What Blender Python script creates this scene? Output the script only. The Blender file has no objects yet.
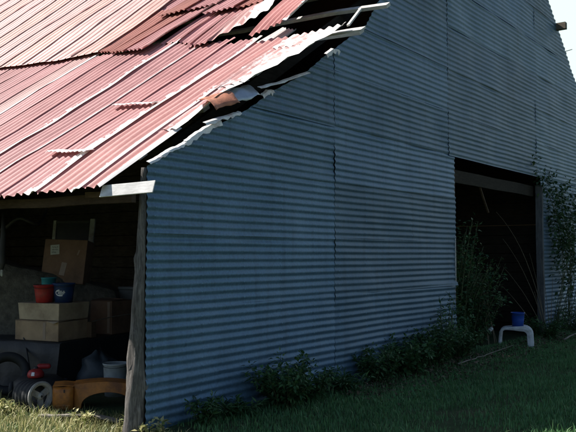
import bpy, math, random
import numpy as np
from mathutils import Vector, Matrix, noise as mnoise

random.seed(7)
RNG = np.random.default_rng(11)
SC = bpy.context.scene
COL = SC.collection

# ------------------------------------------------------------------ frame of the barn
AZ = math.atan(567 / 780.0)
C = Vector((-1.233, 6.78, 0.0))                       # foot of the near corner
W = Vector((math.sin(AZ), math.cos(AZ), 0))           # along the gable wall, away from the camera
E = Vector((-math.cos(AZ), math.sin(AZ), 0))          # along the eave, into the barn
Z = Vector((0, 0, 1))
PHI = math.atan(0.65)
RNRM = (-math.sin(PHI) * W + math.cos(PHI) * Z)       # roof normal
SR, HR = 8.95, 2.34 + 0.645 * 8.95                    # ridge
RV = SR / math.cos(PHI)                               # ridge, measured up the slope
LEN = 18.0                                            # barn length


def P(s, u, h):
    return C + W * s + E * u + Z * h


def RS(u, v, lift=0.0):
    """point on the (slightly twisted, sagging) near roof slope; v runs up the slope"""
    s = v * math.cos(PHI)
    h = 2.34 + 0.645 * s * (1 + 0.015 * max(u, 0.0))
    sag = 0.018 * math.sin(u * 1.9 + 0.6) + 0.014 * math.sin(u * 0.8 + v * 1.3)
    return C + W * s + E * u + Z * (h + sag) + RNRM * lift


def nz(x, y, z=0.0):
    return mnoise.noise(Vector((x, y, z)))


# ------------------------------------------------------------------ mesh helpers
class MB:
    def __init__(self):
        self.v = []
        self.f = []
        self.uv = None
        self.tint = None

    def add(self, verts, faces):
        o = len(self.v)
        self.v += [Vector(p) for p in verts]
        self.f += [tuple(i + o for i in q) for q in faces]
        return self

    def grid(self, rows):
        """rows: list of equally long lists of points"""
        n = len(rows[0])
        vs = [p for r in rows for p in r]
        fs = []
        for j in range(len(rows) - 1):
            for i in range(n - 1):
                a = j * n + i
                fs.append((a, a + 1, a + n + 1, a + n))
        return self.add(vs, fs)

    def box(self, c, size, rot=None, jit=0.0, taper=0.0):
        x, y, z = [d / 2 for d in size]
        vs = []
        for dz in (-z, z):
            for dx, dy in ((-x, -y), (x, -y), (x, y), (-x, y)):
                k = 1 + (taper if dz > 0 else 0)
                p = Vector((dx * k, dy * k, dz))
                if jit:
                    p += Vector((random.uniform(-jit, jit) for _ in range(3)))
                if rot is not None:
                    p = rot @ p
                vs.append(p + Vector(c))
        return self.add(vs, [(0, 3, 2, 1), (4, 5, 6, 7), (0, 1, 5, 4), (1, 2, 6, 5), (2, 3, 7, 6), (3, 0, 4, 7)])

    def beam(self, a, b, w, t, up=Z, wob=0.0, seg=6):
        """rectangular timber from a to b, w across, t along up"""
        a, b = Vector(a), Vector(b)
        d = (b - a).normalized()
        side = d.cross(Vector(up)).normalized()
        upv = side.cross(d).normalized()
        rings = []
        for i in range(seg + 1):
            p = a.lerp(b, i / seg)
            if wob:
                p = p + side * nz(p.x * 1.1, p.y * 1.1, p.z + 5) * wob + upv * nz(p.x * 1.3, p.y, p.z + 9) * wob
            rings.append([p - side * w / 2 - upv * t / 2, p + side * w / 2 - upv * t / 2,
                          p + side * w / 2 + upv * t / 2, p - side * w / 2 + upv * t / 2])
        return self.rings(rings, True)

    def rings(self, rings, cap=True):
        n = len(rings[0])
        vs = [p for r in rings for p in r]
        fs = []
        for j in range(len(rings) - 1):
            for i in range(n):
                a, b = j * n + i, j * n + (i + 1) % n
                fs.append((a, b, b + n, a + n))
        if cap:
            fs.append(tuple(range(n - 1, -1, -1)))
            fs.append(tuple((len(rings) - 1) * n + i for i in range(n)))
        return self.add(vs, fs)

    def tube(self, pts, rad, n=8, cap=True):
        pts = [Vector(p) for p in pts]
        if not isinstance(rad, (list, tuple)):
            rad = [rad] * len(pts)
        rings = []
        ref = Vector((0.31, 0.17, 0.93))
        for i, p in enumerate(pts):
            d = (pts[min(i + 1, len(pts) - 1)] - pts[max(i - 1, 0)]).normalized()
            r0 = ref if abs(d.dot(ref)) < 0.9 else Vector((1, 0, 0))
            x = d.cross(r0).normalized()
            y = d.cross(x)
            rings.append([p + (x * math.cos(2 * math.pi * k / n) + y * math.sin(2 * math.pi * k / n)) * rad[i] for k in range(n)])
        return self.rings(rings, cap)

    def lathe(self, prof, origin, axis=Z, n=28, closed=False):
        """prof: list of (radius, along)"""
        axis = Vector(axis).normalized()
        r0 = Vector((1, 0, 0)) if abs(axis.x) < 0.9 else Vector((0, 1, 0))
        x = (r0 - axis * r0.dot(axis)).normalized()
        y = axis.cross(x)
        o = Vector(origin)
        rings = []
        for r, t in prof:
            rings.append([o + axis * t + (x * math.cos(2 * math.pi * k / n) + y * math.sin(2 * math.pi * k / n)) * r for k in range(n)])
        if closed:
            rings.append(rings[0])
            return self.rings(rings, False)
        return self.rings(rings, False)

    def build(self, name, mat, parent=None, smooth=False, label=None, bevel=0.0, solid=0.0, auto=None):
        me = bpy.data.meshes.new(name)
        n = len(self.v)
        mn = Vector((min(p.x for p in self.v), min(p.y for p in self.v), min(p.z for p in self.v)))
        mx = Vector((max(p.x for p in self.v), max(p.y for p in self.v), max(p.z for p in self.v)))
        o = Vector(((mn.x + mx.x) / 2, (mn.y + mx.y) / 2, mn.z))
        me.from_pydata([tuple(p - o) for p in self.v], [], self.f)
        if self.uv is not None:
            for nm, data in self.uv.items():
                lay = me.uv_layers.new(name=nm)
                li = np.empty(len(me.loops), dtype=np.int32)
                me.loops.foreach_get('vertex_index', li)
                arr = np.asarray(data, dtype=np.float32)[li]
                lay.data.foreach_set('uv', arr.ravel())
        if self.tint is not None:
            at = me.color_attributes.new('tint', 'FLOAT_COLOR', 'POINT')
            at.data.foreach_set('color', np.asarray(self.tint, dtype=np.float32).ravel())
        me.update()
        ob = bpy.data.objects.new(name, me)
        COL.objects.link(ob)
        if mat is not None:
            me.materials.append(mat)
        if smooth:
            for p in me.polygons:
                p.use_smooth = True
        org = o
        if parent is not None:
            ob.parent = parent
            ob.location = org - ORIG[parent.name]
        else:
            ob.location = org
        ORIG[ob.name] = org
        if solid:
            m = ob.modifiers.new('solid', 'SOLIDIFY')
            m.thickness = solid
            m.offset = 0
        if bevel:
            m = ob.modifiers.new('bevel', 'BEVEL')
            m.width = bevel
            m.segments = 2
            m.limit_method = 'ANGLE'
        if label:
            ob['label'] = label
        return ob


ORIG = {}


def thing(name, label, cat, loc, group=None):
    o = bpy.data.objects.new(name, None)
    COL.objects.link(o)
    o.location = loc
    o.empty_display_size = 0.1
    ORIG[o.name] = Vector(loc)
    o['label'] = label
    o['category'] = cat
    if group:
        o['group'] = group
    return o


def tag(o, label, cat, group=None, kind=None):
    o['label'] = label
    o['category'] = cat
    if group:
        o['group'] = group
    if kind:
        o['kind'] = kind
    return o


# ------------------------------------------------------------------ materials
def mat_new(name):
    m = bpy.data.materials.new(name)
    m.use_nodes = True
    nt = m.node_tree
    nt.nodes.clear()
    out = nt.nodes.new('ShaderNodeOutputMaterial')
    b = nt.nodes.new('ShaderNodeBsdfPrincipled')
    nt.links.new(b.outputs[0], out.inputs[0])
    return m, nt, b


def N(nt, typ, **kw):
    n = nt.nodes.new(typ)
    for k, v in kw.items():
        if k.startswith('i_'):
            n.inputs[k[2:].replace('_', ' ')].default_value = v
        else:
            setattr(n, k, v)
    return n


def ramp(nt, stops, src):
    r = nt.nodes.new('ShaderNodeValToRGB')
    el = r.color_ramp.elements
    while len(el) < len(stops):
        el.new(0.5)
    for e, (p, c) in zip(el, stops):
        e.position = p
        e.color = (c[0], c[1], c[2], 1) if isinstance(c, (tuple, list)) else (c, c, c, 1)
    nt.links.new(src, r.inputs[0])
    return r.outputs[0]


def mixc(nt, fac, a, b, mode='MIX'):
    m = nt.nodes.new('ShaderNodeMix')
    m.data_type = 'RGBA'
    m.blend_type = mode
    for sock, val in ((m.inputs[0], fac), (m.inputs[6], a), (m.inputs[7], b)):
        if hasattr(val, 'node'):
            nt.links.new(val, sock)
        elif isinstance(val, (tuple, list)):
            sock.default_value = (val[0], val[1], val[2], 1)
        else:
            sock.default_value = val
    return m.outputs[2]


def math_(nt, op, a, b=0.0, clamp=False):
    m = nt.nodes.new('ShaderNodeMath')
    m.operation = op
    m.use_clamp = clamp
    for sock, val in ((m.inputs[0], a), (m.inputs[1], b)):
        if hasattr(val, 'node'):
            nt.links.new(val, sock)
        else:
            sock.default_value = val
    return m.outputs[0]


def noise(nt, vec, scale, detail=4, rough=0.6, out='Fac', dist=0.0):
    n = nt.nodes.new('ShaderNodeTexNoise')
    n.inputs['Scale'].default_value = scale
    n.inputs['Detail'].default_value = detail
    n.inputs['Roughness'].default_value = rough
    n.inputs['Distortion'].default_value = dist
    if vec is not None:
        nt.links.new(vec, n.inputs['Vector'])
    return n.outputs[0] if out == 'Fac' else n.outputs[1]


def bump(nt, b, h, dist=0.01, strength=0.5):
    n = nt.nodes.new('ShaderNodeBump')
    n.inputs['Distance'].default_value = dist
    n.inputs['Strength'].default_value = strength
    nt.links.new(h, n.inputs['Height'])
    nt.links.new(n.outputs[0], b.inputs['Normal'])


def world_pos(nt):
    return nt.nodes.new('ShaderNodeNewGeometry').outputs['Position']


def scaled(nt, vec, sc):
    m = nt.nodes.new('ShaderNodeMapping')
    m.inputs['Scale'].default_value = sc
    nt.links.new(vec, m.inputs['Vector'])
    return m.outputs[0]


def simple(name, col, rough=0.7, var=0.25, scale=6.0, metal=0.0, bmp=0.0, bscale=40, dirt=None, island=False, spec=None):
    m, nt, b = mat_new(name)
    pos = world_pos(nt)
    f = noise(nt, pos, scale, 5, 0.65)
    lo = [c * (1 - var) for c in col]
    hi = [min(1, c * (1 + var)) for c in col]
    cc = ramp(nt, [(0.3, lo), (0.7, hi)], f)
    if dirt:
        f2 = noise(nt, pos, scale * 0.45, 6, 0.7)
        k = ramp(nt, [(0.48, 0.0), (0.66, 0.8)], f2)
        cc = mixc(nt, k, cc, dirt)
    if island:
        g = nt.nodes.new('ShaderNodeNewGeometry')
        k = ramp(nt, [(0.0, 0.62), (1.0, 1.4)], g.outputs['Random Per Island'])
        cc = mixc(nt, 1.0, cc, k, 'MULTIPLY')
    nt.links.new(cc, b.inputs['Base Color'])
    b.inputs['Roughness'].default_value = rough
    b.inputs['Metallic'].default_value = metal
    if spec is not None:
        b.inputs['Specular IOR Level'].default_value = spec
    if bmp:
        bump(nt, b, noise(nt, pos, bscale, 4, 0.6), bmp, 0.8)
    return m


def mat_galv():
    m, nt, b = mat_new('galvanised_wall')
    pos = world_pos(nt)
    f1 = noise(nt, pos, 1.1, 5, 0.6)
    c = ramp(nt, [(0.3, (0.070, 0.138, 0.212)), (0.7, (0.104, 0.188, 0.280))], f1)
    # zinc mottling
    f2 = noise(nt, pos, 38, 3, 0.7)
    c = mixc(nt, 1.0, c, ramp(nt, [(0.3, 0.74), (0.7, 1.22)], f2), 'MULTIPLY')
    # vertical water streaks
    f3 = noise(nt, scaled(nt, pos, (9, 9, 0.5)), 1.0, 5, 0.65)
    c = mixc(nt, ramp(nt, [(0.52, 0.0), (0.72, 0.6)], f3), c, (0.056, 0.10, 0.15))
    # pale nail-line bleaching and a few rust freckles
    f4 = noise(nt, pos, 7, 6, 0.75)
    c = mixc(nt, ramp(nt, [(0.67, 0.0), (0.78, 0.6)], f4), c, (0.09, 0.06, 0.045))
    tn = nt.nodes.new('ShaderNodeAttribute')
    tn.attribute_name = 'tint'
    c = mixc(nt, 1.0, c, tn.outputs['Color'], 'MULTIPLY')
    nt.links.new(c, b.inputs['Base Color'])
    b.inputs['Metallic'].default_value = 0.35
    nt.links.new(ramp(nt, [(0.3, 0.42), (0.7, 0.62)], f2), b.inputs['Roughness'])
    bump(nt, b, noise(nt, pos, 14, 3, 0.5), 0.004, 0.5)
    return m


def mat_roof():
    """faded red painted iron; UVMap = (metres in from the sheet's low-u edge, v), wear = (bare-edge width, bare amount)"""
    m, nt, b = mat_new('faded_red_roof_iron')
    uv = N(nt, 'ShaderNodeUVMap', uv_map='UVMap').outputs[0]
    wr = N(nt, 'ShaderNodeUVMap', uv_map='wear').outputs[0]
    su = nt.nodes.new('ShaderNodeSeparateXYZ')
    nt.links.new(uv, su.inputs[0])
    sw = nt.nodes.new('ShaderNodeSeparateXYZ')
    nt.links.new(wr, sw.inputs[0])
    pos = world_pos(nt)
    tn = nt.nodes.new('ShaderNodeAttribute')
    tn.attribute_name = 'tint'
    # streaks that run down the sheet
    st = noise(nt, scaled(nt, uv, (16, 0.55, 1)), 1.0, 5, 0.65)
    big = noise(nt, pos, 1.4, 4, 0.6)
    fine = noise(nt, pos, 24, 5, 0.75)
    c = mixc(nt, 1.0, tn.outputs['Color'], ramp(nt, [(0.25, (0.72, 0.66, 0.66)), (0.75, (1.18, 1.22, 1.22))], st), 'MULTIPLY')
    c = mixc(nt, 1.0, c, ramp(nt, [(0.3, (0.86, 0.84, 0.84)), (0.7, (1.12, 1.14, 1.14))], big), 'MULTIPLY')
    c = mixc(nt, 1.0, c, ramp(nt, [(0.3, 0.9), (0.7, 1.1)], fine), 'MULTIPLY')
    # rust freckles
    rf = noise(nt, scaled(nt, uv, (9, 3, 1)), 1.0, 6, 0.8)
    c = mixc(nt, ramp(nt, [(0.60, 0.0), (0.74, 0.6)], rf), c, (0.22, 0.085, 0.05))
    # bare zinc along the lapped edge, ragged
    rag = noise(nt, scaled(nt, uv, (5, 2.6, 1)), 1.0, 6, 0.72)
    rr = math_(nt, 'MULTIPLY_ADD', rag, 3.2)
    nt.nodes[-1].inputs[2].default_value = -0.75
    lim = math_(nt, 'MULTIPLY', sw.outputs[0], rr)
    edge = math_(nt, 'LESS_THAN', su.outputs[0], lim)
    # patchy bare areas
    pat = noise(nt, scaled(nt, uv, (7, 2.2, 1)), 1.0, 8, 0.78)
    thr = math_(nt, 'SUBTRACT', 0.86, math_(nt, 'MULTIPLY', sw.outputs[1], 0.5))
    patch = math_(nt, 'MULTIPLY', math_(nt, 'SUBTRACT', pat, thr), 9.0, True)
    k = math_(nt, 'MAXIMUM', edge, patch)
    c = mixc(nt, k, c, mixc(nt, fine, (0.70, 0.66, 0.64), (0.86, 0.83, 0.80)))
    nt.links.new(c, b.inputs['Base Color'])
    b.inputs['Roughness'].default_value = 0.62
    b.inputs['Specular IOR Level'].default_value = 0.3
    bump(nt, b, fine, 0.002, 0.5)
    return m


def mat_wood(name, a, bcol, sc=(3, 3, 3), rough=0.85, stretch=None, bdist=0.004):
    m, nt, b = mat_new(name)
    tc = nt.nodes.new('ShaderNodeNewGeometry').outputs['Position']
    v = scaled(nt, tc, stretch or sc)
    f = noise(nt, v, 6.0, 6, 0.7, dist=0.6)
    c = ramp(nt, [(0.28, a), (0.5, [(x + y) / 2 for x, y in zip(a, bcol)]), (0.72, bcol)], f)
    c = mixc(nt, 1.0, c, ramp(nt, [(0.35, 0.75), (0.7, 1.15)], noise(nt, tc, 3.0, 4, 0.6)), 'MULTIPLY')
    nt.links.new(c, b.inputs['Base Color'])
    b.inputs['Roughness'].default_value = rough
    b.inputs['Specular IOR Level'].default_value = 0.2
    bump(nt, b, f, bdist, 0.9)
    return m


def mat_leaf(name, lo, hi, trans=0.15, rough=0.55):
    m, nt, b = mat_new(name)
    g = nt.nodes.new('ShaderNodeNewGeometry')
    c = ramp(nt, [(0.0, lo), (1.0, hi)], g.outputs['Random Per Island'])
    c = mixc(nt, 1.0, c, ramp(nt, [(0.3, 0.75), (0.7, 1.25)], noise(nt, g.outputs['Position'], 2.3, 3, 0.6)), 'MULTIPLY')
    nt.links.new(c, b.inputs['Base Color'])
    b.inputs['Roughness'].default_value = rough
    b.inputs['Specular IOR Level'].default_value = 0.3
    if trans:
        tb = nt.nodes.new('ShaderNodeBsdfTranslucent')
        nt.links.new(c, tb.inputs[0])
        mx = nt.nodes.new('ShaderNodeMixShader')
        mx.inputs[0].default_value = trans
        out = [n for n in nt.nodes if n.type == 'OUTPUT_MATERIAL'][0]
        nt.links.new(b.outputs[0], mx.inputs[1])
        nt.links.new(tb.outputs[0], mx.inputs[2])
        nt.links.new(mx.outputs[0], out.inputs[0])
    return m


def mat_ground():
    m, nt, b = mat_new('ground_soil')
    pos = world_pos(nt)
    f = noise(nt, pos, 1.3, 6, 0.65)
    c = ramp(nt, [(0.35, (0.030, 0.066, 0.026)), (0.65, (0.07, 0.075, 0.040))], f)
    c = mixc(nt, 1.0, c, ramp(nt, [(0.3, 0.6), (0.7, 1.3)], noise(nt, pos, 22, 5, 0.75)), 'MULTIPLY')
    nt.links.new(c, b.inputs['Base Color'])
    b.inputs['Roughness'].default_value = 0.95
    b.inputs['Specular IOR Level'].default_value = 0.1
    bump(nt, b, noise(nt, pos, 30, 6, 0.7), 0.02, 0.8)
    return m


M = {
    'galv': mat_galv(),
    'roof': mat_roof(),
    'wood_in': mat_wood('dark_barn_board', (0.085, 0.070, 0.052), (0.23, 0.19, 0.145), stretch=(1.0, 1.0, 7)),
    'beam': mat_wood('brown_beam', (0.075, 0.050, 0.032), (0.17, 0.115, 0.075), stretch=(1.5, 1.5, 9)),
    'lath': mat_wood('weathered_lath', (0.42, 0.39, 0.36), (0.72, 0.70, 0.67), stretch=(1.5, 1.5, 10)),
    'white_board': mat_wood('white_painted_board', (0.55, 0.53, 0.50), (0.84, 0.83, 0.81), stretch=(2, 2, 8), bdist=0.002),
    'dark_wood': mat_wood('very_dark_board', (0.014, 0.011, 0.008), (0.045, 0.036, 0.026), stretch=(1.0, 1.0, 7)),  # plain board in a much darker brown, for inner boards, rafters and lintel
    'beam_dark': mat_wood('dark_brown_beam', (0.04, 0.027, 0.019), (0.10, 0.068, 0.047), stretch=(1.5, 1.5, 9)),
    'old': mat_wood('old_grey_wood', (0.12, 0.11, 0.095), (0.34, 0.31, 0.27), stretch=(3, 3, 9)),
    'jamb': mat_wood('grey_jamb', (0.075, 0.08, 0.085), (0.17, 0.175, 0.18), stretch=(9, 9, 1)),
    'log': mat_wood('cedar_log', (0.018, 0.016, 0.015), (0.29, 0.265, 0.245), stretch=(9, 9, 1.0), bdist=0.02),
    'ground': mat_ground(),
    'rust_flap': simple('rusty_orange_iron', (0.42, 0.16, 0.09), 0.6, 0.35, 9, bmp=0.003),
    'zinc': simple('bare_zinc', (0.46, 0.50, 0.55), 0.38, 0.2, 6, metal=0.55, bmp=0.002),
    'zinc_white': simple('bleached_zinc', (0.78, 0.77, 0.75), 0.5, 0.12, 14, bmp=0.002, dirt=(0.5, 0.36, 0.32)),
    'card': simple('cardboard', (0.34, 0.245, 0.155), 0.9, 0.2, 5, bmp=0.004, dirt=(0.19, 0.13, 0.085)),
    'card_pale': simple('pale_cardboard', (0.42, 0.335, 0.235), 0.9, 0.2, 5, bmp=0.004, dirt=(0.24, 0.18, 0.125)),
    'card_red': simple('brown_cardboard', (0.17, 0.10, 0.065), 0.9, 0.22, 5, bmp=0.003, dirt=(0.10, 0.062, 0.042)),
    'paper': simple('paper', (0.42, 0.43, 0.40), 0.8, 0.1, 20),
    'ink': simple('ink', (0.05, 0.05, 0.055), 0.8, 0.1, 20),
    'tape': simple('tape', (0.25, 0.18, 0.135), 0.5, 0.1, 20),
    'red': simple('red_plastic', (0.36, 0.024, 0.025), 0.5, 0.25, 14, dirt=(0.15, 0.035, 0.028)),
    'blue': simple('blue_plastic', (0.012, 0.045, 0.16), 0.45, 0.25, 14, dirt=(0.03, 0.05, 0.09)),
    'blue_bright': simple('bright_blue_plastic', (0.014, 0.07, 0.36), 0.45, 0.15, 8),
    'teal': simple('teal_plastic', (0.03, 0.24, 0.28), 0.4, 0.15, 8),
    'tarp': simple('dark_tarpaulin', (0.017, 0.019, 0.022), 0.6, 0.35, 4, bmp=0.012, bscale=9),
    'canvas': simple('grey_canvas', (0.105, 0.098, 0.078), 0.95, 0.35, 14, bmp=0.02, bscale=26, dirt=(0.05, 0.046, 0.038)),
    'rubber': simple('black_rubber', (0.016, 0.018, 0.021), 0.75, 0.2, 20, bmp=0.004),
    'rim': simple('pale_wheel_rim', (0.36, 0.36, 0.35), 0.55, 0.2, 12, dirt=(0.17, 0.15, 0.13)),
    'orange': simple('orange_paint', (0.52, 0.19, 0.03), 0.5, 0.25, 12, bmp=0.003, dirt=(0.20, 0.075, 0.03)),
    'iron': simple('dark_iron', (0.03, 0.03, 0.03), 0.6, 0.3, 12),
    'pale_plastic': simple('pale_plastic', (0.40, 0.44, 0.44), 0.5, 0.12, 10, dirt=(0.2, 0.2, 0.19)),
    'grey_plastic': simple('grey_plastic', (0.13, 0.14, 0.145), 0.55, 0.15, 10),
    'white_plastic': simple('white_plastic', (0.62, 0.65, 0.68), 0.5, 0.12, 9, dirt=(0.30, 0.31, 0.28)),
    'bag': simple('blue_grey_bag', (0.03, 0.042, 0.052), 0.6, 0.3, 7, bmp=0.01, bscale=14),
    'glass': simple('dusty_glass', (0.035, 0.042, 0.045), 0.25, 0.2, 8),
    'sash': simple('pale_sash_paint', (0.36, 0.37, 0.34), 0.7, 0.15, 14, dirt=(0.17, 0.15, 0.12)),
    'white_print': simple('white_print', (0.8, 0.82, 0.84), 0.5, 0.05, 10),
    'black': simple('black_cable', (0.015, 0.015, 0.016), 0.7, 0.2, 12),
    'stalk': simple('dry_stalk', (0.15, 0.125, 0.08), 0.85, 0.25, 9, island=True),
    'twig': simple('pale_twig', (0.17, 0.15, 0.12), 0.85, 0.3, 14),
    'stem': simple('green_stem', (0.06, 0.075, 0.03), 0.8, 0.3, 9),
    'leaf': mat_leaf('weed_leaf', (0.024, 0.080, 0.028), (0.070, 0.145, 0.050)),
    'leaf_dk': mat_leaf('dark_leaf', (0.028, 0.085, 0.034), (0.080, 0.150, 0.058)),
    'vine': mat_leaf('vine_leaf', (0.022, 0.062, 0.024), (0.062, 0.115, 0.042)),
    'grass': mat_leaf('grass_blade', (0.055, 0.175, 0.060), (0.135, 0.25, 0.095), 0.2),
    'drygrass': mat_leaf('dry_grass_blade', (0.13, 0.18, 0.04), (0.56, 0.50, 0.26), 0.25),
    'litter': mat_leaf('dead_leaf', (0.05, 0.035, 0.022), (0.16, 0.12, 0.08), 0.0, 0.9),
    'straw': simple('straw', (0.40, 0.34, 0.22), 0.9, 0.25, 12, island=True),
}

# ------------------------------------------------------------------ setting: ground
def ground_h(p):
    q = Vector((p[0], p[1], 0)) - C
    u, s = q.dot(E), q.dot(W)
    h = 0.018 * nz(p[0] * 1.3, p[1] * 1.3) + 0.03 * nz(p[0] * 0.35, p[1] * 0.35, 3)
    if abs(p[0]) > 60 or abs(p[1]) > 60:
        h *= 0.0
    # small bank of soil that has built up against the gable wall
    if -2.0 < s < 14:
        h += 0.05 * math.exp(-((u + 0.15) / 0.35) ** 2) * (1 if s > 0.3 else 0)
    return h


ax = [-250, -120, -60, -35, -22] + list(np.arange(-15, 15.01, 0.25)) + [22, 35, 60, 120, 250]
gb = MB()
gb.grid([[Vector((x, y + 7, ground_h((x, y + 7)))) for x in ax] for y in ax])
gr = gb.build('ground', M['ground'], smooth=True)
gr['kind'] = 'structure'

# ------------------------------------------------------------------ the barn
barn = thing('barn', 'old barn of grey corrugated iron with a faded red, torn metal roof', 'barn', C)

# ---- gable wall sheets (horizontal corrugation)
RAKE = [(-0.02, 2.33), (.23, 2.47), (.68, 2.69), (.94, 2.83), (1.35, 3.03), (1.75, 3.28), (2.33, 3.57), (2.77, 3.87), (3.0, 4.01),
        (3.77, 4.50), (4.06, 4.87), (8.95, 8.02), (11.16, 6.8), (13.13, 5.34), (17.5, 2.15)]


def s_left(h):
    if h <= RAKE[0][1]:
        return RAKE[0][0]
    for (s0, h0), (s1, h1) in zip(RAKE, RAKE[1:]):
        if h0 <= h <= h1:
            return s0 + (s1 - s0) * (h - h0) / (h1 - h0)
    return 99


def s_right(h):
    for (s0, h0), (s1, h1) in zip(RAKE, RAKE[1:]):
        if h0 >= h >= h1:
            return s0 + (s1 - s0) * (h0 - h) / (h0 - h1)
    return 17.5 if h < 2.2 else -99


PW, AW = 0.0762, 0.0069


def wall_sheet(s0, s1, h0, h1, seed, out=0.0, tw=0.0, lip=0.0):
    """one sheet of the gable; corrugations run along s; trimmed to the rake"""
    rnd = random.Random(seed)
    ph = rnd.uniform(-0.002, 0.002)
    tilt = rnd.uniform(-0.008, 0.008) + tw
    n_h = max(2, int((h1 - h0) / (PW / 8)))
    n_s = max(3, int((s1 - s0) / 0.10))
    tone = rnd.uniform(0.84, 1.14)
    tint = (tone * rnd.uniform(.97, 1.03), tone, tone * rnd.uniform(.97, 1.03), 1)
    mb = MB()
    rows = []
    for j in range(n_h + 1):
        h = h0 + (h1 - h0) * j / n_h
        a, b = max(s0, s_left(h)), min(s1, s_right(h))
        if b - a < 0.01:
            continue
        row = []
        for i in range(n_s + 1):
            s = a + (b - a) * i / n_s
            rag = 0.0
            hh = h + tilt * (s - (s0 + s1) / 2) / max(0.5, s1 - s0)
            # dents and oil-canning
            d = 0.014 * nz(s * 1.3, h * 2.1, seed) + 0.004 * nz(s * 4.5, h * 5, seed + 7)
            d += AW * math.cos(2 * math.pi * (hh + ph) / PW) * (1 + 0.25 * nz(s * 2, h * 3, seed + 3))
            # free ends curl away a little, bottom edge laps over the sheet below
            e0, e1 = max(0, 1 - (s - s0) / 0.25), max(0, 1 - (s1 - s) / 0.25)
            d += 0.005 * e0 * e0 * rnd_edge(seed, h, 0) + 0.005 * e1 * e1 * rnd_edge(seed, h, 1)
            d += 0.007 * max(0, 1 - (h - h0) / 0.12) + lip * max(0, 1 - (h - h0) / 0.06) * max(0, (s - s0) / (s1 - s0)) ** 3
            sv = s + 0.004 * nz(h * 9, seed, 1) * (1 if i in (0, n_s) else 0)
            row.append(P(sv, -(0.022 + out + d), hh + 0.008 * nz(s * 0.6, seed)))
        rows.append(row)
    if len(rows) < 3:
        return None
    mb.grid(rows)
    mb.tint = [tint] * len(mb.v)
    # nail heads on the ridges
    for sn in np.arange(s0 + 0.08, s1, 0.62):
        for k in range(0, 12):
            hn = (math.floor(h0 / PW) + 1 + k) * PW - ph
            if hn > h1 - 0.03 or hn < h0 + 0.03 or not (s_left(hn) < sn < s_right(hn)):
                continue
            p = P(sn + rnd.uniform(-.012, .012), -(0.022 + out + AW + 0.010), hn)
            mb.add([p + W * .0085, p + Z * .0085, p - W * .0085, p - Z * .0085, p - E * .005],
                   [(0, 1, 4), (1, 2, 4), (2, 3, 4), (3, 0, 4)])
            mb.tint += [(1.75, 1.7, 1.65, 1)] * 5
    return mb.build('wall_sheet', M['galv'], barn, smooth=True)


def rnd_edge(seed, h, k):
    return max(-0.3, nz(h * 1.7, seed * 1.31, 4 + k) * 2.0)


ROW0, ROWH = 0.42, 0.665
rows_h = [(-0.06, ROW0)] + [(ROW0 + i * ROWH, ROW0 + (i + 1) * ROWH) for i in range(12)]
DOOR0, DOOR1, DOORH = 6.43, 10.40, 2.90
seed = 10
for ri, (h0, h1) in enumerate(rows_h):
    cols = [(-0.015, 2.997), (3.003, 6.20 if h0 > 2.5 else DOOR0), (6.209, 10.3), (10.25, 13.7), (13.707, 15.6), (15.605, 17.5)]
    for ci, (a, b) in enumerate(cols):
        seed += 1
        top = h1 + 0.035
        h0b = h0 + (0.012 if ci == 1 else -0.006 if ci == 2 else 0.0)
        if ci in (2, 3) and h0 < DOORH - 0.3:          # around the doorway
            if ci == 2:
                continue
            a = DOOR1 + 0.06
        if ci in (2, 3) and h0b < DOORH < top:
            if ci == 2:
                h0b = DOORH
            else:
                wall_sheet(DOOR1 + 0.06, b, h0b, DOORH, seed + 300)
                h0b = DOORH
        wall_sheet(a, b, h0b, top, seed, out=0.003 * (ri % 2) + 0.0012 * ci, lip=0.035 if (ci == 1 and ri == 2) else 0.0)

# ---- roof sheets
PR, AR = 0.122, 0.0155
PINK = (0.47, 0.225, 0.22)
ROSE = (0.44, 0.20, 0.193)
PALE = (0.52, 0.31, 0.285)
BRICK = (0.36, 0.135, 0.105)


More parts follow.
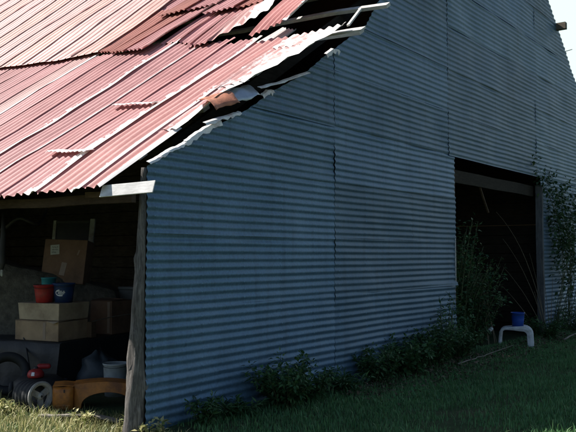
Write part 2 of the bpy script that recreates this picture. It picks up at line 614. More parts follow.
def roof_sheet(bl, br, tr, tl, tint=PINK, wear=(0.0, 0.1), lift=(0, 0, 0, 0), kind='corr', curl=0.0, seed=0, bow=0.0,
               rag=0.02, name='roof_sheet', mat='roof', solid=0.0, keyed=False):
    """corners as (u, v): bl/tl on the high-u side (left in view), br/tr on the low-u side; lift per corner in metres"""
    rnd = random.Random(seed * 7 + 3)
    wdt = max(0.1, (abs(bl[0] - br[0]) + abs(tl[0] - tr[0])) / 2)
    lng = (abs(tl[1] - bl[1]) + abs(tr[1] - br[1])) / 2
    pitch = PR
    ncor = max(1, round(wdt / pitch))
    ni = ncor * 6 if kind == 'corr' else 64
    nj = max(4, int(lng / 0.16))
    mb = MB()
    uvs, wrs = [], []
    rows = []
    for j in range(nj + 1):
        t = j / nj
        row = []
        for i in range(ni + 1):
            x = i / ni                                  # 0 at the high-u side
            e0 = rag * nz(x * 6, seed + 0.5, 2) if j == 0 else 0.0
            e1 = rag * nz(x * 6, seed + 4.5, 2) if j == nj else 0.0
            uu = (bl[0] * (1 - x) + br[0] * x) * (1 - t) + (tl[0] * (1 - x) + tr[0] * x) * t
            vv = (bl[1] * (1 - x) + br[1] * x) * (1 - t) + (tl[1] * (1 - x) + tr[1] * x) * t + e0 + e1
            lf = (lift[0] * (1 - x) + lift[1] * x) * (1 - t) + (lift[3] * (1 - x) + lift[2] * x) * t
            if kind == 'corr':
                cr = AR * math.cos(2 * math.pi * (ncor * x if not keyed else (uu - 0.40) / PR))
            else:
                cr = 0.0
                for rc in (0.0, 0.25, 0.5, 0.75, 1.0):
                    dd = abs(x - rc) * wdt
                    cr = max(cr, 0.016 * max(0.0, 1 - dd / 0.016))
            edge_lift = 0.005 * x ** 8                  # the low-u edge laps over its neighbour
            wob = 0.012 * nz(uu * 1.7, vv * 1.1, 2) + 0.003 * nz(uu * 5, vv * 2.3, seed + 3)
            if i == ni:
                wob += 0.012 * max(0, nz(vv * 1.6, seed, 8)) * 1.5
            b_ = bow * math.sin(math.pi * t) + curl * (x ** 3) * (0.5 + nz(vv * 1.2, seed, 6))
            row.append(RS(uu, vv, 0.045 + lf + cr + edge_lift + wob + b_))
            uvs.append(((1 - x) * wdt, vv + seed * 3.7))
            wrs.append(wear)
        rows.append(row)
    mb.grid(rows)
    mb.uv = {'UVMap': uvs, 'wear': wrs}
    g = rnd.uniform(0.94, 1.06)
    mb.tint = [(tint[0] * g, tint[1] * g, tint[2] * g, 1)] * len(mb.v)
    return mb.build(name, M[mat], barn, smooth=True, solid=solid)


EDG = [0.40 + 0.61 * i for i in range(20)]
LAP = [3.16, 3.34, 3.55, 3.75, 3.88, 3.66, 3.80, 4.02, 4.04, 4.10, 4.16, 4.2, 4.25, 4.27, 4.3, 4.3, 4.3, 4.3, 4.3]
WEAR = [(0.11, .2), (0.15, .18), (0.0, .12), (0.012, .14), (0.13, .2), (0.0, .14), (0.0, .12), (0.06, .14)] + [(0.0, .12)] * 12
for k in range(len(EDG) - 1):
    eave = (-0.47 if k < 2 else -0.54) + 0.05 * nz(k * 1.7, 3.3)
    tone = [PINK, PINK, ROSE, PINK, PINK, ROSE, PINK, PALE][k % 8]
    if k == 0:
        tone = (0.53, 0.255, 0.235)
    top = LAP[k] + 0.18
    ll = (0.004, 0.0, 0.0, 0.0)
    roof_sheet((EDG[k + 1] + .005, eave + 0.02 * nz(k, 1)), (EDG[k] - .03, eave), (EDG[k] - .03, top), (EDG[k + 1] + .005, top),
               tone, WEAR[k], (-0.003, 0.001, 0.001, -0.003), seed=k + 1, rag=0.05, curl=0.02 if k in (1, 4) else 0.0, keyed=True)
# rake sheet: bleached, edge wandering out over the gable
roof_sheet((0.42, -0.45), (0.115, -0.47), (0.10, 0.68), (0.42, 0.68), (0.53, 0.255, 0.235), (0.06, .3), (0, .0, .0, 0), keyed=True, seed=41, rag=0.03)
roof_sheet((0.42, 0.60), (0.11, 0.60), (-0.02, 1.72), (0.42, 1.72), (0.55, 0.30, 0.28), (0.18, .62), (0, .01, .02, 0), keyed=True, seed=42, curl=0.03)
roof_sheet((0.42, 1.62), (-0.02, 1.62), (-0.36, 2.66), (0.42, 3.10), (0.56, 0.31, 0.29), (0.30, .72), (0.01, .03, .05, .01), keyed=True, seed=43, curl=0.03)
roof_sheet((0.42, 2.85), (-0.34, 2.62), (-0.46, 3.16), (0.30, 3.22), (0.56, 0.32, 0.30), (0.40, .80), (0.02, .05, .07, .03), keyed=True, seed=44, curl=0.02)

# upper courses
def course(us_b, us_t, vb, vt, tint, wear, lift, seed, kind='corr', curl=0.0, bow=0.0):
    roof_sheet((us_b[0], vb[0]), (us_b[1], vb[1]), (us_t[1], vt[1]), (us_t[0], vt[0]), tint, wear, lift, kind, curl, seed, bow)


course((2.75, 2.36), (3.05, 2.62), (3.90, 3.70), (5.62, 5.52), PINK, (0.05, .1), (.02, .03, .03, .02), 51)
course((3.15, 2.73), (3.30, 3.02), (3.94, 3.88), (5.62, 5.62), ROSE, (0.03, .1), (.02, .02, .02, .02), 52, curl=0.03)
course((3.70, 3.13), (3.90, 3.26), (3.70, 3.56), (6.2, 6.1), ROSE, (0.035, .08), (.07, .10, .04, .03), 53, curl=0.05)
course((4.10, 3.66), (4.40, 3.87), (3.80, 3.68), (6.2, 6.2), BRICK, (0.0, .12), (.06, .07, .03, .03), 54)
course((4.62, 4.06), (5.20, 4.36), (4.02, 3.86), (6.10, 6.05), BRICK, (0.045, .42), (.05, .05, .04, .04), 55)
# V-crimp main slope, pale
ub, ut = 4.56, 6.04
for k in range(15):
    wv = 0.70
    course((ub + wv, ub - .015), (ut + wv + 0.02, ut - .015), (4.02 + .035 * k, 4.0 + .035 * k), (RV + .04, RV + .04), PALE if k % 3 else (0.52, 0.29, 0.25),
           (0.05 if k == 0 else 0.012, .12), (.062, .064, .064, .062), 60 + k, 'crimp')
    ub += wv
    ut += wv + 0.02
# upper third up to the ridge
u = -0.15
k = 0
while u < 6.1:
    wv = 0.66
    v0 = 5.95 if u > 4.2 else 5.45 if u > 2.5 else 5.05 if u > 1.3 else 4.95
    course((u + wv, u - .02), (u + wv, u - .02), (v0, v0 + .02 * ((k * 7) % 3 - 1)), (RV + .05, RV + .05), [BRICK, PINK, ROSE][k % 3] if u < 5.2 else PALE,
           (0.05 if k % 2 else .02, .14), (.09, .12, .03, .02) if u < 4 else (.02, .03, .02, .02), 90 + k, 'corr')
    u += wv
    k += 1
u = 12.0
while u < 18.5:
    course((u + .66, u - .02), (u + .66, u - .02), (-.45, -.45), (4.5, 4.5), PINK, (0.02, .1), (0, .01, .01, 0), 140 + int(u * 3))
    u += .64
u = 16.0
while u < 19.0:
    course((u + .66, u - .02), (u + .66, u - .02), (4.3, 4.3), (RV, RV), PALE, (0.02, .1), (.0, .01, .01, .0), 170 + int(u * 3), 'crimp')
    u += .64

# torn and lifted sheets near the gable
roof_sheet((2.37, 3.62), (1.95, 3.58), (2.12, 5.20), (2.78, 5.55), ROSE, (0.06, .15), (.03, .05, .05, .03), seed=201, curl=0.05, rag=0.05, name='torn_roof_sheet')
roof_sheet((1.98, 3.62), (1.30, 4.38), (1.66, 5.36), (2.18, 5.20), (0.50, 0.27, 0.25), (0.34, .62), (.06, .14, .10, .05), seed=202, curl=0.06, bow=0.05, rag=0.08, name='torn_roof_sheet')
roof_sheet((1.02, 3.28), (0.50, 3.54), (0.36, 4.95), (1.40, 5.30), (0.52, 0.22, 0.20), (0.12, .30), (.10, .16, .12, .10), seed=203, curl=0.09, bow=0.06, rag=0.08, name='torn_roof_sheet')
roof_sheet((1.12, 3.20), (0.55, 3.10), (0.70, 3.86), (1.12, 4.16), (0.34, 0.36, 0.40), (0.6, .9), (-.05, -.03, -.08, -.10), seed=204, rag=0.05, name='torn_roof_sheet')
roof_sheet((1.70, 4.92), (1.22, 4.78), (1.15, 5.2), (1.72, 5.3), (0.60, 0.40, 0.38), (0.5, .8), (.12, .15, .08, .06), seed=205, name='torn_roof_sheet')
roof_sheet((2.10, 4.93), (1.66, 4.88), (1.62, 5.4), (2.1, 5.5), BRICK, (0.02, .1), (.09, .08, .08, .08), seed=206, name='torn_roof_sheet')

# far slope and closing walls (out of the photo, keep the inside dark)
far = MB()
far.grid([[P(s, u, HR + (2.1 - HR) * (s - SR) / (17.7 - SR) + 0.12 + 0.645 * SR * 0.015 * max(0, u) * (17.7 - s) / (17.7 - SR)) for u in (.06, 4, 8, 12, 18.9)] for s in (SR - .05, 12, 15, 17.7)])
far.uv = {'UVMap': [(0.5, 0.5)] * len(far.v), 'wear': [(0, .1)] * len(far.v)}
far.tint = [(*PINK, 1)] * len(far.v)
far.build('far_roof_slope', M['roof'], barn)
shell = MB()
shell.box(P(17.45, 9, 1.05), (18.0, 0.05, 2.3), Matrix.Rotation(-math.atan2(E.x, E.y) + math.pi / 2, 3, 'Z'))
shell.add([P(0, 18.5, -.1), P(17.5, 18.5, -.1), P(17.5, 18.5, 2.2), P(SR, 18.5, 9.5), P(0, 18.5, 2.4)], [(0, 1, 2, 3, 4)])
shell.add([P(0.02, 5.9, -.1), P(0.02, 18.5, -.1), P(0.02, 18.5, 2.35), P(0.02, 5.9, 2.3)], [(0, 1, 2, 3)])
shell.build('outer_wall', M['wood_in'], barn)

# inner partition behind the open bay: boards on the left, iron on the right
pb = MB()
h = -0.05
r2 = random.Random(5)
while h < 4.75:
    bh = r2.uniform(0.17, 0.22)
    a0, a1 = 3.2, 18.4
    ta = r2.uniform(-.01, .01)
    pb.beam(P(4.2 + r2.uniform(-.012, .012), a0, h + bh / 2), P(4.2 + ta, a1, h + bh / 2), 0.025, bh - r2.uniform(.004, .022), wob=0.01, seg=12)
    h += bh
pb.build('partition_boards', M['wood_in'], barn)
pi = MB()
rows = []
for j in range(int(2.75 / (PW / 6))):
    hh = -.05 + j * PW / 6
    rows.append([P(4.15 + AW * math.cos(2 * math.pi * hh / PW), u_, hh) for u_ in (0.12, 1.2, 2.4, 3.6)])
pi.grid(rows)
pi.tint = [(.9, .9, .9, 1)] * len(pi.v)
pi.build('partition_iron', M['galv'], barn, smooth=True)
# back wall of the inner hall seen through the big doorway
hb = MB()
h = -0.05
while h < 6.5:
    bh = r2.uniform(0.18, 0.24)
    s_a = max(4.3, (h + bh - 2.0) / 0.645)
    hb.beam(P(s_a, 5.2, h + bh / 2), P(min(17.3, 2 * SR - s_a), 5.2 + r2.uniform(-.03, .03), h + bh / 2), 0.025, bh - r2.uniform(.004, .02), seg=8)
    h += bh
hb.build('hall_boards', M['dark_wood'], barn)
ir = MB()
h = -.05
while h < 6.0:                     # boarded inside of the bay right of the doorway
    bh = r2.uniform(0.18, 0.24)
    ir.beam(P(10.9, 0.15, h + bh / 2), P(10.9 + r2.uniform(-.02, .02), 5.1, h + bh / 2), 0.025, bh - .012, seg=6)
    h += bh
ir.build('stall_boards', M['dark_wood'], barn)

# timbers
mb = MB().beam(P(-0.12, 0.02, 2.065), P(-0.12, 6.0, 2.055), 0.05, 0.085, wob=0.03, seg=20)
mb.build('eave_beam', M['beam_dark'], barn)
mb = MB().beam(P(-0.02, 6.0, 0), P(-0.02, 6.0, 2.1), 0.16, 0.16, up=W)
mb.build('bay_post', M['beam'], barn)
for v in (0.35, 1.40, 2.45, 3.50, 4.53, 5.58, 6.6, 7.7, 8.8, 9.9):
    a = 0.16 if v > 4.6 else 0.40
    if v == 3.50:
        a = -0.42
    if v == 4.53:
        a = -0.30
    pts = [RS(a + (18.4 - a) * i / 24, v, -0.075) for i in range(25)]
    mb = MB()
    rings = []
    for i, p in enumerate(pts):
        th, wd = 0.022, 0.055
        p = p + RNRM * 0.012 * nz(i * .9, v)
        dv = (math.cos(PHI) * W + math.sin(PHI) * Z)
        rings.append([p - dv * wd - RNRM * th, p + dv * wd - RNRM * th, p + dv * wd + RNRM * th, p - dv * wd + RNRM * th])
    mb.rings(rings)
    mb.build('roof_lath', M['lath'], barn)
for u_ in (0.42, 1.9, 3.9, 5.9, 7.9, 10, 12, 14, 16):
    mb = MB()
    mb.beam(RS(u_, 0.75, -0.20), RS(u_, RV, -0.20), 0.06, 0.16, up=RNRM, seg=10)
    mb.build('rafter', M['dark_wood'], barn)
# short bits that stick out at the torn rake
mb = MB().beam(RS(0.10, 3.22, .02), RS(-0.66, 3.13, .04), 0.10, 0.022, up=RNRM, wob=0.02)
mb.build('broken_lath', M['lath'], barn)
mb = MB().beam(RS(-0.22, 3.58, .0), RS(-0.10, 4.18, .02), 0.035, 0.022, up=RNRM)
mb.build('rake_stick', M['lath'], barn)
# flashing scraps, sun-glint strips and bent iron along the top of the gable
def rake_bit(pts, wdt, mat, name='rake_flashing_glint', out=0.05, thick=0.004, seed=0):
    """thin bent strip following (s, h) points on the gable's upper edge"""
    fine = []
    for (s0, h0), (s1, h1) in zip(pts, pts[1:]):
        fine += [(s0 + (s1 - s0) * q / 4, h0 + (h1 - h0) * q / 4 + 0.008 * nz(s0 * 9, q * 1.7, seed)) for q in range(4)]
    pts = fine + [pts[-1]]
    mb = MB()
    rows = []
    for k, (s, h) in enumerate(pts):
        o = out + 0.015 * nz(k * 1.3, seed)
        rows.append([P(s, -o + 0.035, h + 0.012), P(s, -o, h), P(s + .01, -o - 0.012, h - wdt * max(.15, 0.75 + 1.1 * nz(k * 0.9, seed, 3)))])
    mb.grid(rows)
    return mb.build(name, M[mat], barn, solid=thick)


rake_bit([(-0.02, 2.36), (.12, 2.43), (.24, 2.50), (.36, 2.545), (.46, 2.60)], 0.020, 'zinc_white', seed=1)  # this and the next: sunlit wall-sheet edge, painted in as white strips
rake_bit([(.44, 2.60), (.6, 2.70), (.78, 2.80), (.93, 2.86)], 0.055, 'zinc_white', seed=2)
rake_bit([(.68, 2.80), (.9, 2.88), (1.06, 2.93), (1.2, 2.985)], 0.028, 'zinc_white', out=0.07, seed=3)
rake_bit([(1.57, 3.21), (1.66, 3.28), (1.76, 3.30)], 0.045, 'zinc_white', out=0.06, seed=4)
rake_bit([(1.47, 3.27), (1.8, 3.38), (2.1, 3.50), (2.36, 3.60)], 0.012, 'zinc_white', out=0.10, seed=5)
rake_bit([(2.78, 3.90), (2.92, 3.99), (3.05, 4.01)], 0.055, 'zinc_white', out=0.06, seed=6)
def N_(x, t, a):
    return E * 0.03 * nz(x * 4, t * 3, a) + W * 0.03 * nz(t * 4, x * 2, a + 5)


# curled sheet end hanging in the gap, rusty on one side and bare zinc on the other
for (a0, a1, mt, nm) in ((0.80, 1.12, 'rust_flap', 'rusty_flap'), (1.10, 1.44, 'zinc', 'bent_iron_flap')):
    mb = MB()
    rows = []
    for i in range(9):
        x = i / 8
        s = a0 + (a1 - a0) * x
        hb_ = 2.95 + 0.62 * (s - .80) * 0.62 + 0.01
        rows.append([P(s, -0.10 + 0.26 * t + 0.03 * math.sin(5 * x), hb_ + 0.13 * math.sin(t * 2.2) - .02 + .035 * nz(x * 3 + a0 * 9, t * 2.5, 3)) + N_(x, t, a0) for t in np.linspace(0, 1, 9)])
    mb.grid(rows)
    mb.build(nm, M[mt], barn, smooth=True, solid=0.003)
# white board nailed along the eave at the corner
mb = MB().beam(P(-0.36, 0.17, 2.10), P(-0.24, -0.34, 2.125), 0.010, 0.115, up=W * .45 + Z * .9, wob=0.004)
mb.build('eave_board', M['white_board'], barn, bevel=0.003)
mb = MB().beam(P(-0.16, 0.60, 2.10), P(-0.12, 0.03, 2.09), 0.03, 0.05, wob=0.01)
mb.build('corner_nailer', M['beam'], barn)

# rough cedar corner post
mb = MB()
rings = []
for j in range(41):
    h = -0.1 + 2.42 * j / 40
    t = h / 2.3
    r = 0.073 * max(0.0, 1 - t) ** 1.15 + 0.023
    if h < 0.1:
        r *= 1.05
    cx = -0.02 - 0.02 * (1 - t)
    cu = 0.012 + 0.075 * (1 - t) + 0.012 * nz(h * 2.2, 3)
    ring = []
    for k in range(16):
        a = 2 * math.pi * k / 16
        rr = r * (1 + 0.42 * nz(math.cos(a) * 1.6 + 4, math.sin(a) * 1.6, h * 2.3) + 0.22 * nz(math.cos(a) * 4, math.sin(a) * 4, h * 5))
        for (kh, ka, kw, ks) in ((1.52, 2.7, .05, .5), (0.86, 3.4, .07, .35), (1.02, 1.0, .06, .3), (0.45, 5.2, .06, .3)):
            da = (a - ka + math.pi) % (2 * math.pi) - math.pi
            rr += r * ks * math.exp(-((h - kh) / kw) ** 2 - (da / .5) ** 2)
        ring.append(P(cx + rr * math.cos(a), cu + rr * math.sin(a), h))
    rings.append(ring)
mb.rings(rings)
mb.build('corner_post', M['log'], barn, smooth=True, label='rough weathered cedar post at the corner of the barn')

# doorway: jambs, lintel boards
MB().beam(P(10.43, -0.02, -.05), P(10.40, -0.02, 2.92), 0.13, 0.07, up=W, wob=0.01).build('door_jamb', M['jamb'], barn)
MB().beam(P(6.47, 0.05, -.05), P(6.47, 0.05, 2.92), 0.07, 0.10, up=W, wob=0.01).build('door_jamb', M['beam'], barn)
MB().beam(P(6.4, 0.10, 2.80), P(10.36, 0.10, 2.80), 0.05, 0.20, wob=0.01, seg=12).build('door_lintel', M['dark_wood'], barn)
MB().beam(P(7.75, 0.12, 2.74), P(8.25, 0.16, 2.30), 0.03, 0.02, wob=0.02).build('loose_slat', M['beam'], barn)
MB().beam(P(6.415, -.03, 1.12), P(6.415, -.03, 1.85), .02, .012, up=E).build('door_trim', M['lath'], barn)
# rafter stub at the far rake with a bent nail
MB().beam(P(11.70, 0.3, 6.36), P(11.70, -0.22, 6.36), 0.12, 0.14).build('ridge_lath_end', M['wood_in'], barn)
MB().tube([P(12.34, 0.0, 5.98), P(12.36, -.1, 6.0), P(12.45, -.12, 6.03)], 0.008, 6).build('bent_nail', M['iron'], barn)

# ------------------------------------------------------------------ loose iron on the roof
def scrap(u0, u1, v0, v1, label, seed):
    mb = MB()
    rows = []
    n = 42
    for j in range(5):
        t = j / 4
        row = []
        for i in range(n + 1):
            x = i / n
            u_ = u0 + (u1 - u0) * x
            v_ = v0 + (v1 - v0) * x + 0.12 * t
            row.append(RS(u_, v_ - .006 * (t == 0) * math.cos(2 * math.pi * x * 9), 0.115 + 0.002 * math.cos(2 * math.pi * x * 9) - 0.045 * t + 0.012 * nz(x * 3, seed) - .006 * (t == 0) * (1 + math.cos(2 * math.pi * x * 9))))
        rows.append(row)
    mb.grid(rows)
    o = mb.build('iron_offcut', M['zinc_white'], None, smooth=True, solid=0.006)
    tag(o, label, 'scrap metal', 'offcuts lying on the roof')


scrap(1.71, 0.93, 0.33, 0.16, 'narrow bleached iron offcut lying on the roof nearest the eave', 1)
scrap(1.91, 1.05, 1.58, 1.34, 'narrow bleached iron offcut lying higher up, halfway to the roof laps', 2)

# ------------------------------------------------------------------ things in the open bay
def at(px, py, y):
    """a world point at distance y along the view axis of the photograph's layout sketch"""
    return Vector(((px - 288) / 780 * y, y, 1.56 + (255 - py) / 780 * y))


def rotz(a):
    return Matrix.Rotation(a, 3, 'Z')


AB = math.radians(-25)                          # boxes and bench are turned this way
RB = rotz(AB)
fx, bx = RB @ Vector((1, 0, 0)), RB @ Vector((0, 1, 0))
# RB turns the box so that its right side shows
A0 = Vector((-2.62, 9.0, 0))                    # near right corner of the bench

bench = thing('low_bench', 'low bench hidden under a dark tarpaulin, cardboard boxes on it', 'bench', A0 - fx * .9 + bx * .9)
mb = MB()
rows = []
prof = [(-0.02, 0.02), (-0.015, .2), (-0.01, .4), (0.0, 0.535), (0.03, 0.55), (0.5, 0.55), (1.0, .55), (1.5, .55), (1.9, .55), (1.93, .3), (1.93, .02)]
for i in range(25):
    x = i / 24
    rows.append([A0 - fx * (1.9 * (1 - x)) + bx * (d + 0.07 * nz(x * 11, z * 2.5, 1) * (1 - z)) + Z * (z + (0.012 * nz(x * 5, d * 4, 2) if z > .5 else 0)) for d, z in prof])
mb.grid(rows)
for i in (0, 24):
    r_ = rows[i]
    c0 = len(mb.v)
    mb.add(r_, [tuple(range(len(r_)))])
mb.build('tarpaulin', M['tarp'], bench, smooth=True)
for dx, dy in ((.2, .26), (1.66, .26), (.2, 1.7), (1.66, 1.7)):
    q = A0 - fx * dx + bx * dy
    MB().beam(q, q + Z * .5, .06, .06, up=fx).build('leg', M['beam'], bench)
o = MB().beam(A0 - fx * 1.7 + bx * .98 + Z * .505, A0 - fx * .16 + bx * .98 + Z * .505, 1.5, .025).build('bench_top', M['beam'], bench)


def carton(name, corner, w, d, h, mat, label, flaps=True, taper=0.0, rot=RB, tape=True, grp=None):
    """open-topped carton; corner = near right bottom corner"""
    X, Y = rot @ Vector((1, 0, 0)), rot @ Vector((0, 1, 0))
    c = corner - X * w / 2 + Y * d / 2
    t = thing(name, label, 'box', c, grp)
    mb = MB()
    mb.box(c + Z * h / 2, (w, d, h), rot, taper=taper)
    body = mb.build('body', M[mat], t, bevel=0.006)
    if flaps:
        mb = MB()
        k = 1 + taper
        a = c - X * w / 2 * k - Y * d / 2 * k + Z * (h + .004)
        b = c + X * w / 2 * k - Y * d / 2 * k + Z * (h + .004)
        mb.add([a, b, b + Y * d * .46 + Z * .012, a + Y * d * .46 + Z * .02], [(0, 1, 2, 3)])
        mb.build('flap', M[mat], t, solid=0.004)
        mb = MB()
        a2, b2 = a + Y * d * k, b + Y * d * k
        mb.add([b2, a2, a2 - Y * d * .47 + Z * .03, b2 - Y * d * .47 + Z * .012], [(0, 1, 2, 3)])
        mb.build('flap', M[mat], t, solid=0.004)
    if tape:
        mb = MB()
        q = c - Y * (d / 2 * (1 + taper / 2) + .003) + X * .12
        mb.add([q - X * .02 + Z * .02, q + X * .02 + Z * .02, q + X * .02 + Z * (h - .01), q - X * .02 + Z * (h - .01)], [(0, 1, 2, 3)])
        mb.build('tape', M['tape'], t)
    return t


zb = 0.555
cL = A0 + Vector((-0.04, .09, zb))
carton('cardboard_box', cL, .66, .52, .225, 'card', 'shut tan cardboard box on the dark bench, under another box', grp='cardboard boxes on the bench')
q = cL + Z * .225
mb = MB()
mb.add([q + fx * .0 + Z * .0, q + fx * .07 + Z * .035, q + fx * .07 - bx * .16 + Z * .045, q - bx * .18 - fx * .02], [(0, 1, 2, 3)])
cU = cL + Vector((0.0, .03, .238))
carton('cardboard_box', cU - fx * .01, .60, .52, .20, 'card_pale', 'pale cardboard box on top of another, carrying the buckets', taper=0.05, tape=False, flaps=False, grp='cardboard boxes on the bench')
# flap of the lower box sticking out
o = MB()
o.add([cL + Z * .226 - fx * .16 - bx * .015, cL + Z * .21 - fx * .02 - bx * .06, cL + Z * .235 + fx * .02 - bx * .02, cL + Z * .232 - fx * .1], [(0, 1, 2, 3)])
LB = [x for x in bpy.data.objects if x.name == 'cardboard_box'][0]
o.build('flap', M['card_pale'], LB, solid=0.004)


def bucket(name, c, rt, rb, h, mat, label, bail=True, rim='same', logo=False, grp=None):
    t = thing(name, label, 'bucket', c, grp)
    MB().lathe([(0.001, 0.004), (rb, 0.0), (rb + (rt - rb) * .5, h * .5), (rt, h), (rt + .006, h + .002), (rt + .006, h - .012), (rt, h - .014), (rt - .004, h - .004),
                (rb - .004 + (rt - rb) * .5, h * .5), (rb - .004, .008), (0.001, 0.008)], c, n=36).build('body', M[mat], t, smooth=True)
    if bail:
        pts = []
        for i in range(13):
            a = math.pi * i / 12
            pts.append(Vector(c) + Vector((math.cos(a) * (rt + .008), -math.sin(a) * (rt + .012) * .9, h - .02 - math.sin(a) * .02)))
        MB().tube(pts, .0028, 6).build('handle', M['iron'], t)
    return t


zt = cU.z + 0.205
bR = bucket('red_bucket', at(45.5, 303, 9.32).xy.to_3d() + Z * zt, .125, .095, .205, 'red', 'red plastic bucket in front of a teal pot on the boxes')
bT = bucket('teal_pot', at(49.5, 303, 9.60).xy.to_3d() + Z * zt, .088, .075, .285, 'teal', 'teal plastic pot standing behind the red bucket', bail=False)
bB = bucket('blue_bucket', at(64.5, 303, 9.36).xy.to_3d() + Z * zt, .130, .103, .225, 'blue', 'dark blue bucket with a white oval logo, beside a red one')
# worn white oval emblem with a few slanted strokes on the blue bucket
cb = ORIG[bB.name]
mb = MB()
def on_bucket(x, z):
    """x, z in metres on the bucket's camera side"""
    r = .103 + (.130 - .103) * z / .225 + .002
    a = -math.pi / 2 - 0.30 + x / r
    return cb + Vector((math.cos(a) * r, math.sin(a) * r, z))
def stroke(pts, w):
    rows = [[], []]
    for i, (x, z) in enumerate(pts):
        x0, z0 = pts[max(0, i - 1)]
        x1, z1 = pts[min(len(pts) - 1, i + 1)]
        d = math.hypot(x1 - x0, z1 - z0) or 1
        nx, nz_ = -(z1 - z0) / d, (x1 - x0) / d
        rows[0].append(on_bucket(x + nx * w / 2, z + nz_ * w / 2))
        rows[1].append(on_bucket(x - nx * w / 2, z - nz_ * w / 2))
    mb.grid(rows)
stroke([(.030 + .062 * math.cos(a) , .115 + .034 * math.sin(a)) for a in np.linspace(0.55 * math.pi, 1.62 * math.pi, 18)], .010)
stroke([(-.010, .130), (.030, .136), (.080, .134)], .006)
stroke([(.002, .118), (.040, .122), (.084, .119)], .007)
stroke([(-.004, .104), (.034, .107), (.074, .105)], .006)
stroke([(.012, .092), (.040, .094), (.060, .093)], .005)
mb.build('emblem', M['white_print'], bB)

# tall brown carton behind, with a paper note and a strip of tape
rot8 = rotz(math.radians(-10))
c8 = at(86, 283, 10.25)
t8 = thing('tall_cardboard_box', 'big reddish brown cardboard box with a paper note, leaning at the back', 'box', Vector((c8.x - .28, c8.y + .1, 1.15)))
X8, Y8 = rot8 @ Vector((1, 0, 0)), rot8 @ Vector((0, 1, 0))
Rt = rot8 @ Matrix.Rotation(math.radians(-9), 3, 'X') @ Matrix.Rotation(math.radians(2), 3, 'Y')
cc8 = Vector((c8.x - .27, c8.y + .12, 1.46))
MB().box(cc8, (.60, .22, .58), Rt).build('body', M['card_red'], t8, bevel=0.006)
def face8(x, z, w, h, mat, nm, tilt=0.0):
    m = MB()
    pts = []
    for dx, dz in ((-w / 2, -h / 2), (w / 2, -h / 2), (w / 2, h / 2), (-w / 2, h / 2)):
        ca, sa = math.cos(tilt), math.sin(tilt)
        pts.append(cc8 + Rt @ Vector((x + dx * ca - dz * sa, -.1135, z + dx * sa + dz * ca)))
    m.add(pts, [(0, 1, 2, 3)])
    return m.build(nm, M[mat], t8)
note = face8(-.145, .15, .125, .13, 'paper', 'note', .12)
mb = MB()
for r_ in range(3):                                   # illegible felt-pen scribble
    for k in range(4):
        x0 = -.187 + .022 * k + random.uniform(0, .006)
        z0 = .183 - .034 * r_ + random.uniform(-.004, .004) + .02 * (x0 + .15)
        if r_ == 2 and k > 2:
            continue
        pts = [(x0, z0 - .006), (x0 + random.uniform(0, .006), z0 + .012), (x0 + .012, z0 - random.uniform(.0, .009)), (x0 + .019, z0 + random.uniform(-.004, .008))]
        for (xa, za), (xb, zb_) in zip(pts, pts[1:]):
            a_ = cc8 + Rt @ Vector((xa, -.1155, za))
            b_ = cc8 + Rt @ Vector((xb, -.1155, zb_))
            mb.beam(a_, b_, .003, .001, up=Y8, seg=1)
mb.build('scribble', M['ink'], note)
face8(-.0, -.10, .075, .17, 'tape', 'tape', -.15)
face8(.19, .12, .02, .07, 'tape', 'tape', -.3)

# old window sash behind it
rs = rotz(math.radians(-8))
c9 = at(70, 245, 10.75)
t9 = thing('window_sash', 'old window sash with pale side rails, standing behind the tall cardboard box', 'window sash', Vector((c9.x, c9.y, 1.1)))
def sashbar(x0, z0, x1, z1, w, nm, mat='sash'):
    p0 = Vector((c9.x, c9.y, 0)) + rs @ Vector((x0, (z0 - 1.1) * .12, z0))
    p1 = Vector((c9.x, c9.y, 0)) + rs @ Vector((x1, (z1 - 1.1) * .12, z1))
    MB().beam(p0, p1, w, .035, up=Y8).build(nm, M[mat], t9, bevel=.003)
sashbar(-.275, 1.1, -.265, 2.04, .045, 'side_rail')
sashbar(.255, 1.1, .285, 2.06, .070, 'side_rail')
sashbar(-.24, 2.015, .24, 2.02, .035, 'top_rail', 'iron')
sashbar(-.24, 1.12, .22, 1.12, .05, 'bottom_rail', 'iron')
m = MB()
m.add([Vector((c9.x, c9.y, 0)) + rs @ Vector((x, (z - 1.1) * .12 + .005, z)) for x, z in ((-.245, 1.12), (.235, 1.12), (.235, 2.01), (-.245, 2.01))], [(0, 1, 2, 3)])
m.build('pane', M['glass'], t9, solid=.004)

# canvas covered heap under and left of the big box
heap_c = Vector((-3.75, 10.35, 0))
mb = MB()
rows = []
for i in range(34):
    x = i / 33
    row = []
    for j in range(16):
        t = j / 15
        ww = -4.9 + 2.7 * x
        top = 1.66 - 0.62 * x ** 1.4 + 0.05 * nz(x * 5, 2)
        z = top * min(1, (1 - abs(2 * t - 1) ** 2.2) * 1.25)
        d = -0.75 + 1.5 * t
        row.append(Vector((ww, 10.55 - .1 * (1 - x) + d * .8 + 0.05 * nz(x * 7, z * 4, 5), max(0.0, z) * (1 - .25 * (x > .97)) + 0.03 * nz(x * 11, t * 9, 6))))
    rows.append(row)
mb.grid(rows)
o = mb.build('canvas_heap', M['canvas'], None, smooth=True)
tag(o, 'tall heap under grey brown canvas, at the back of the open bay', 'heap')

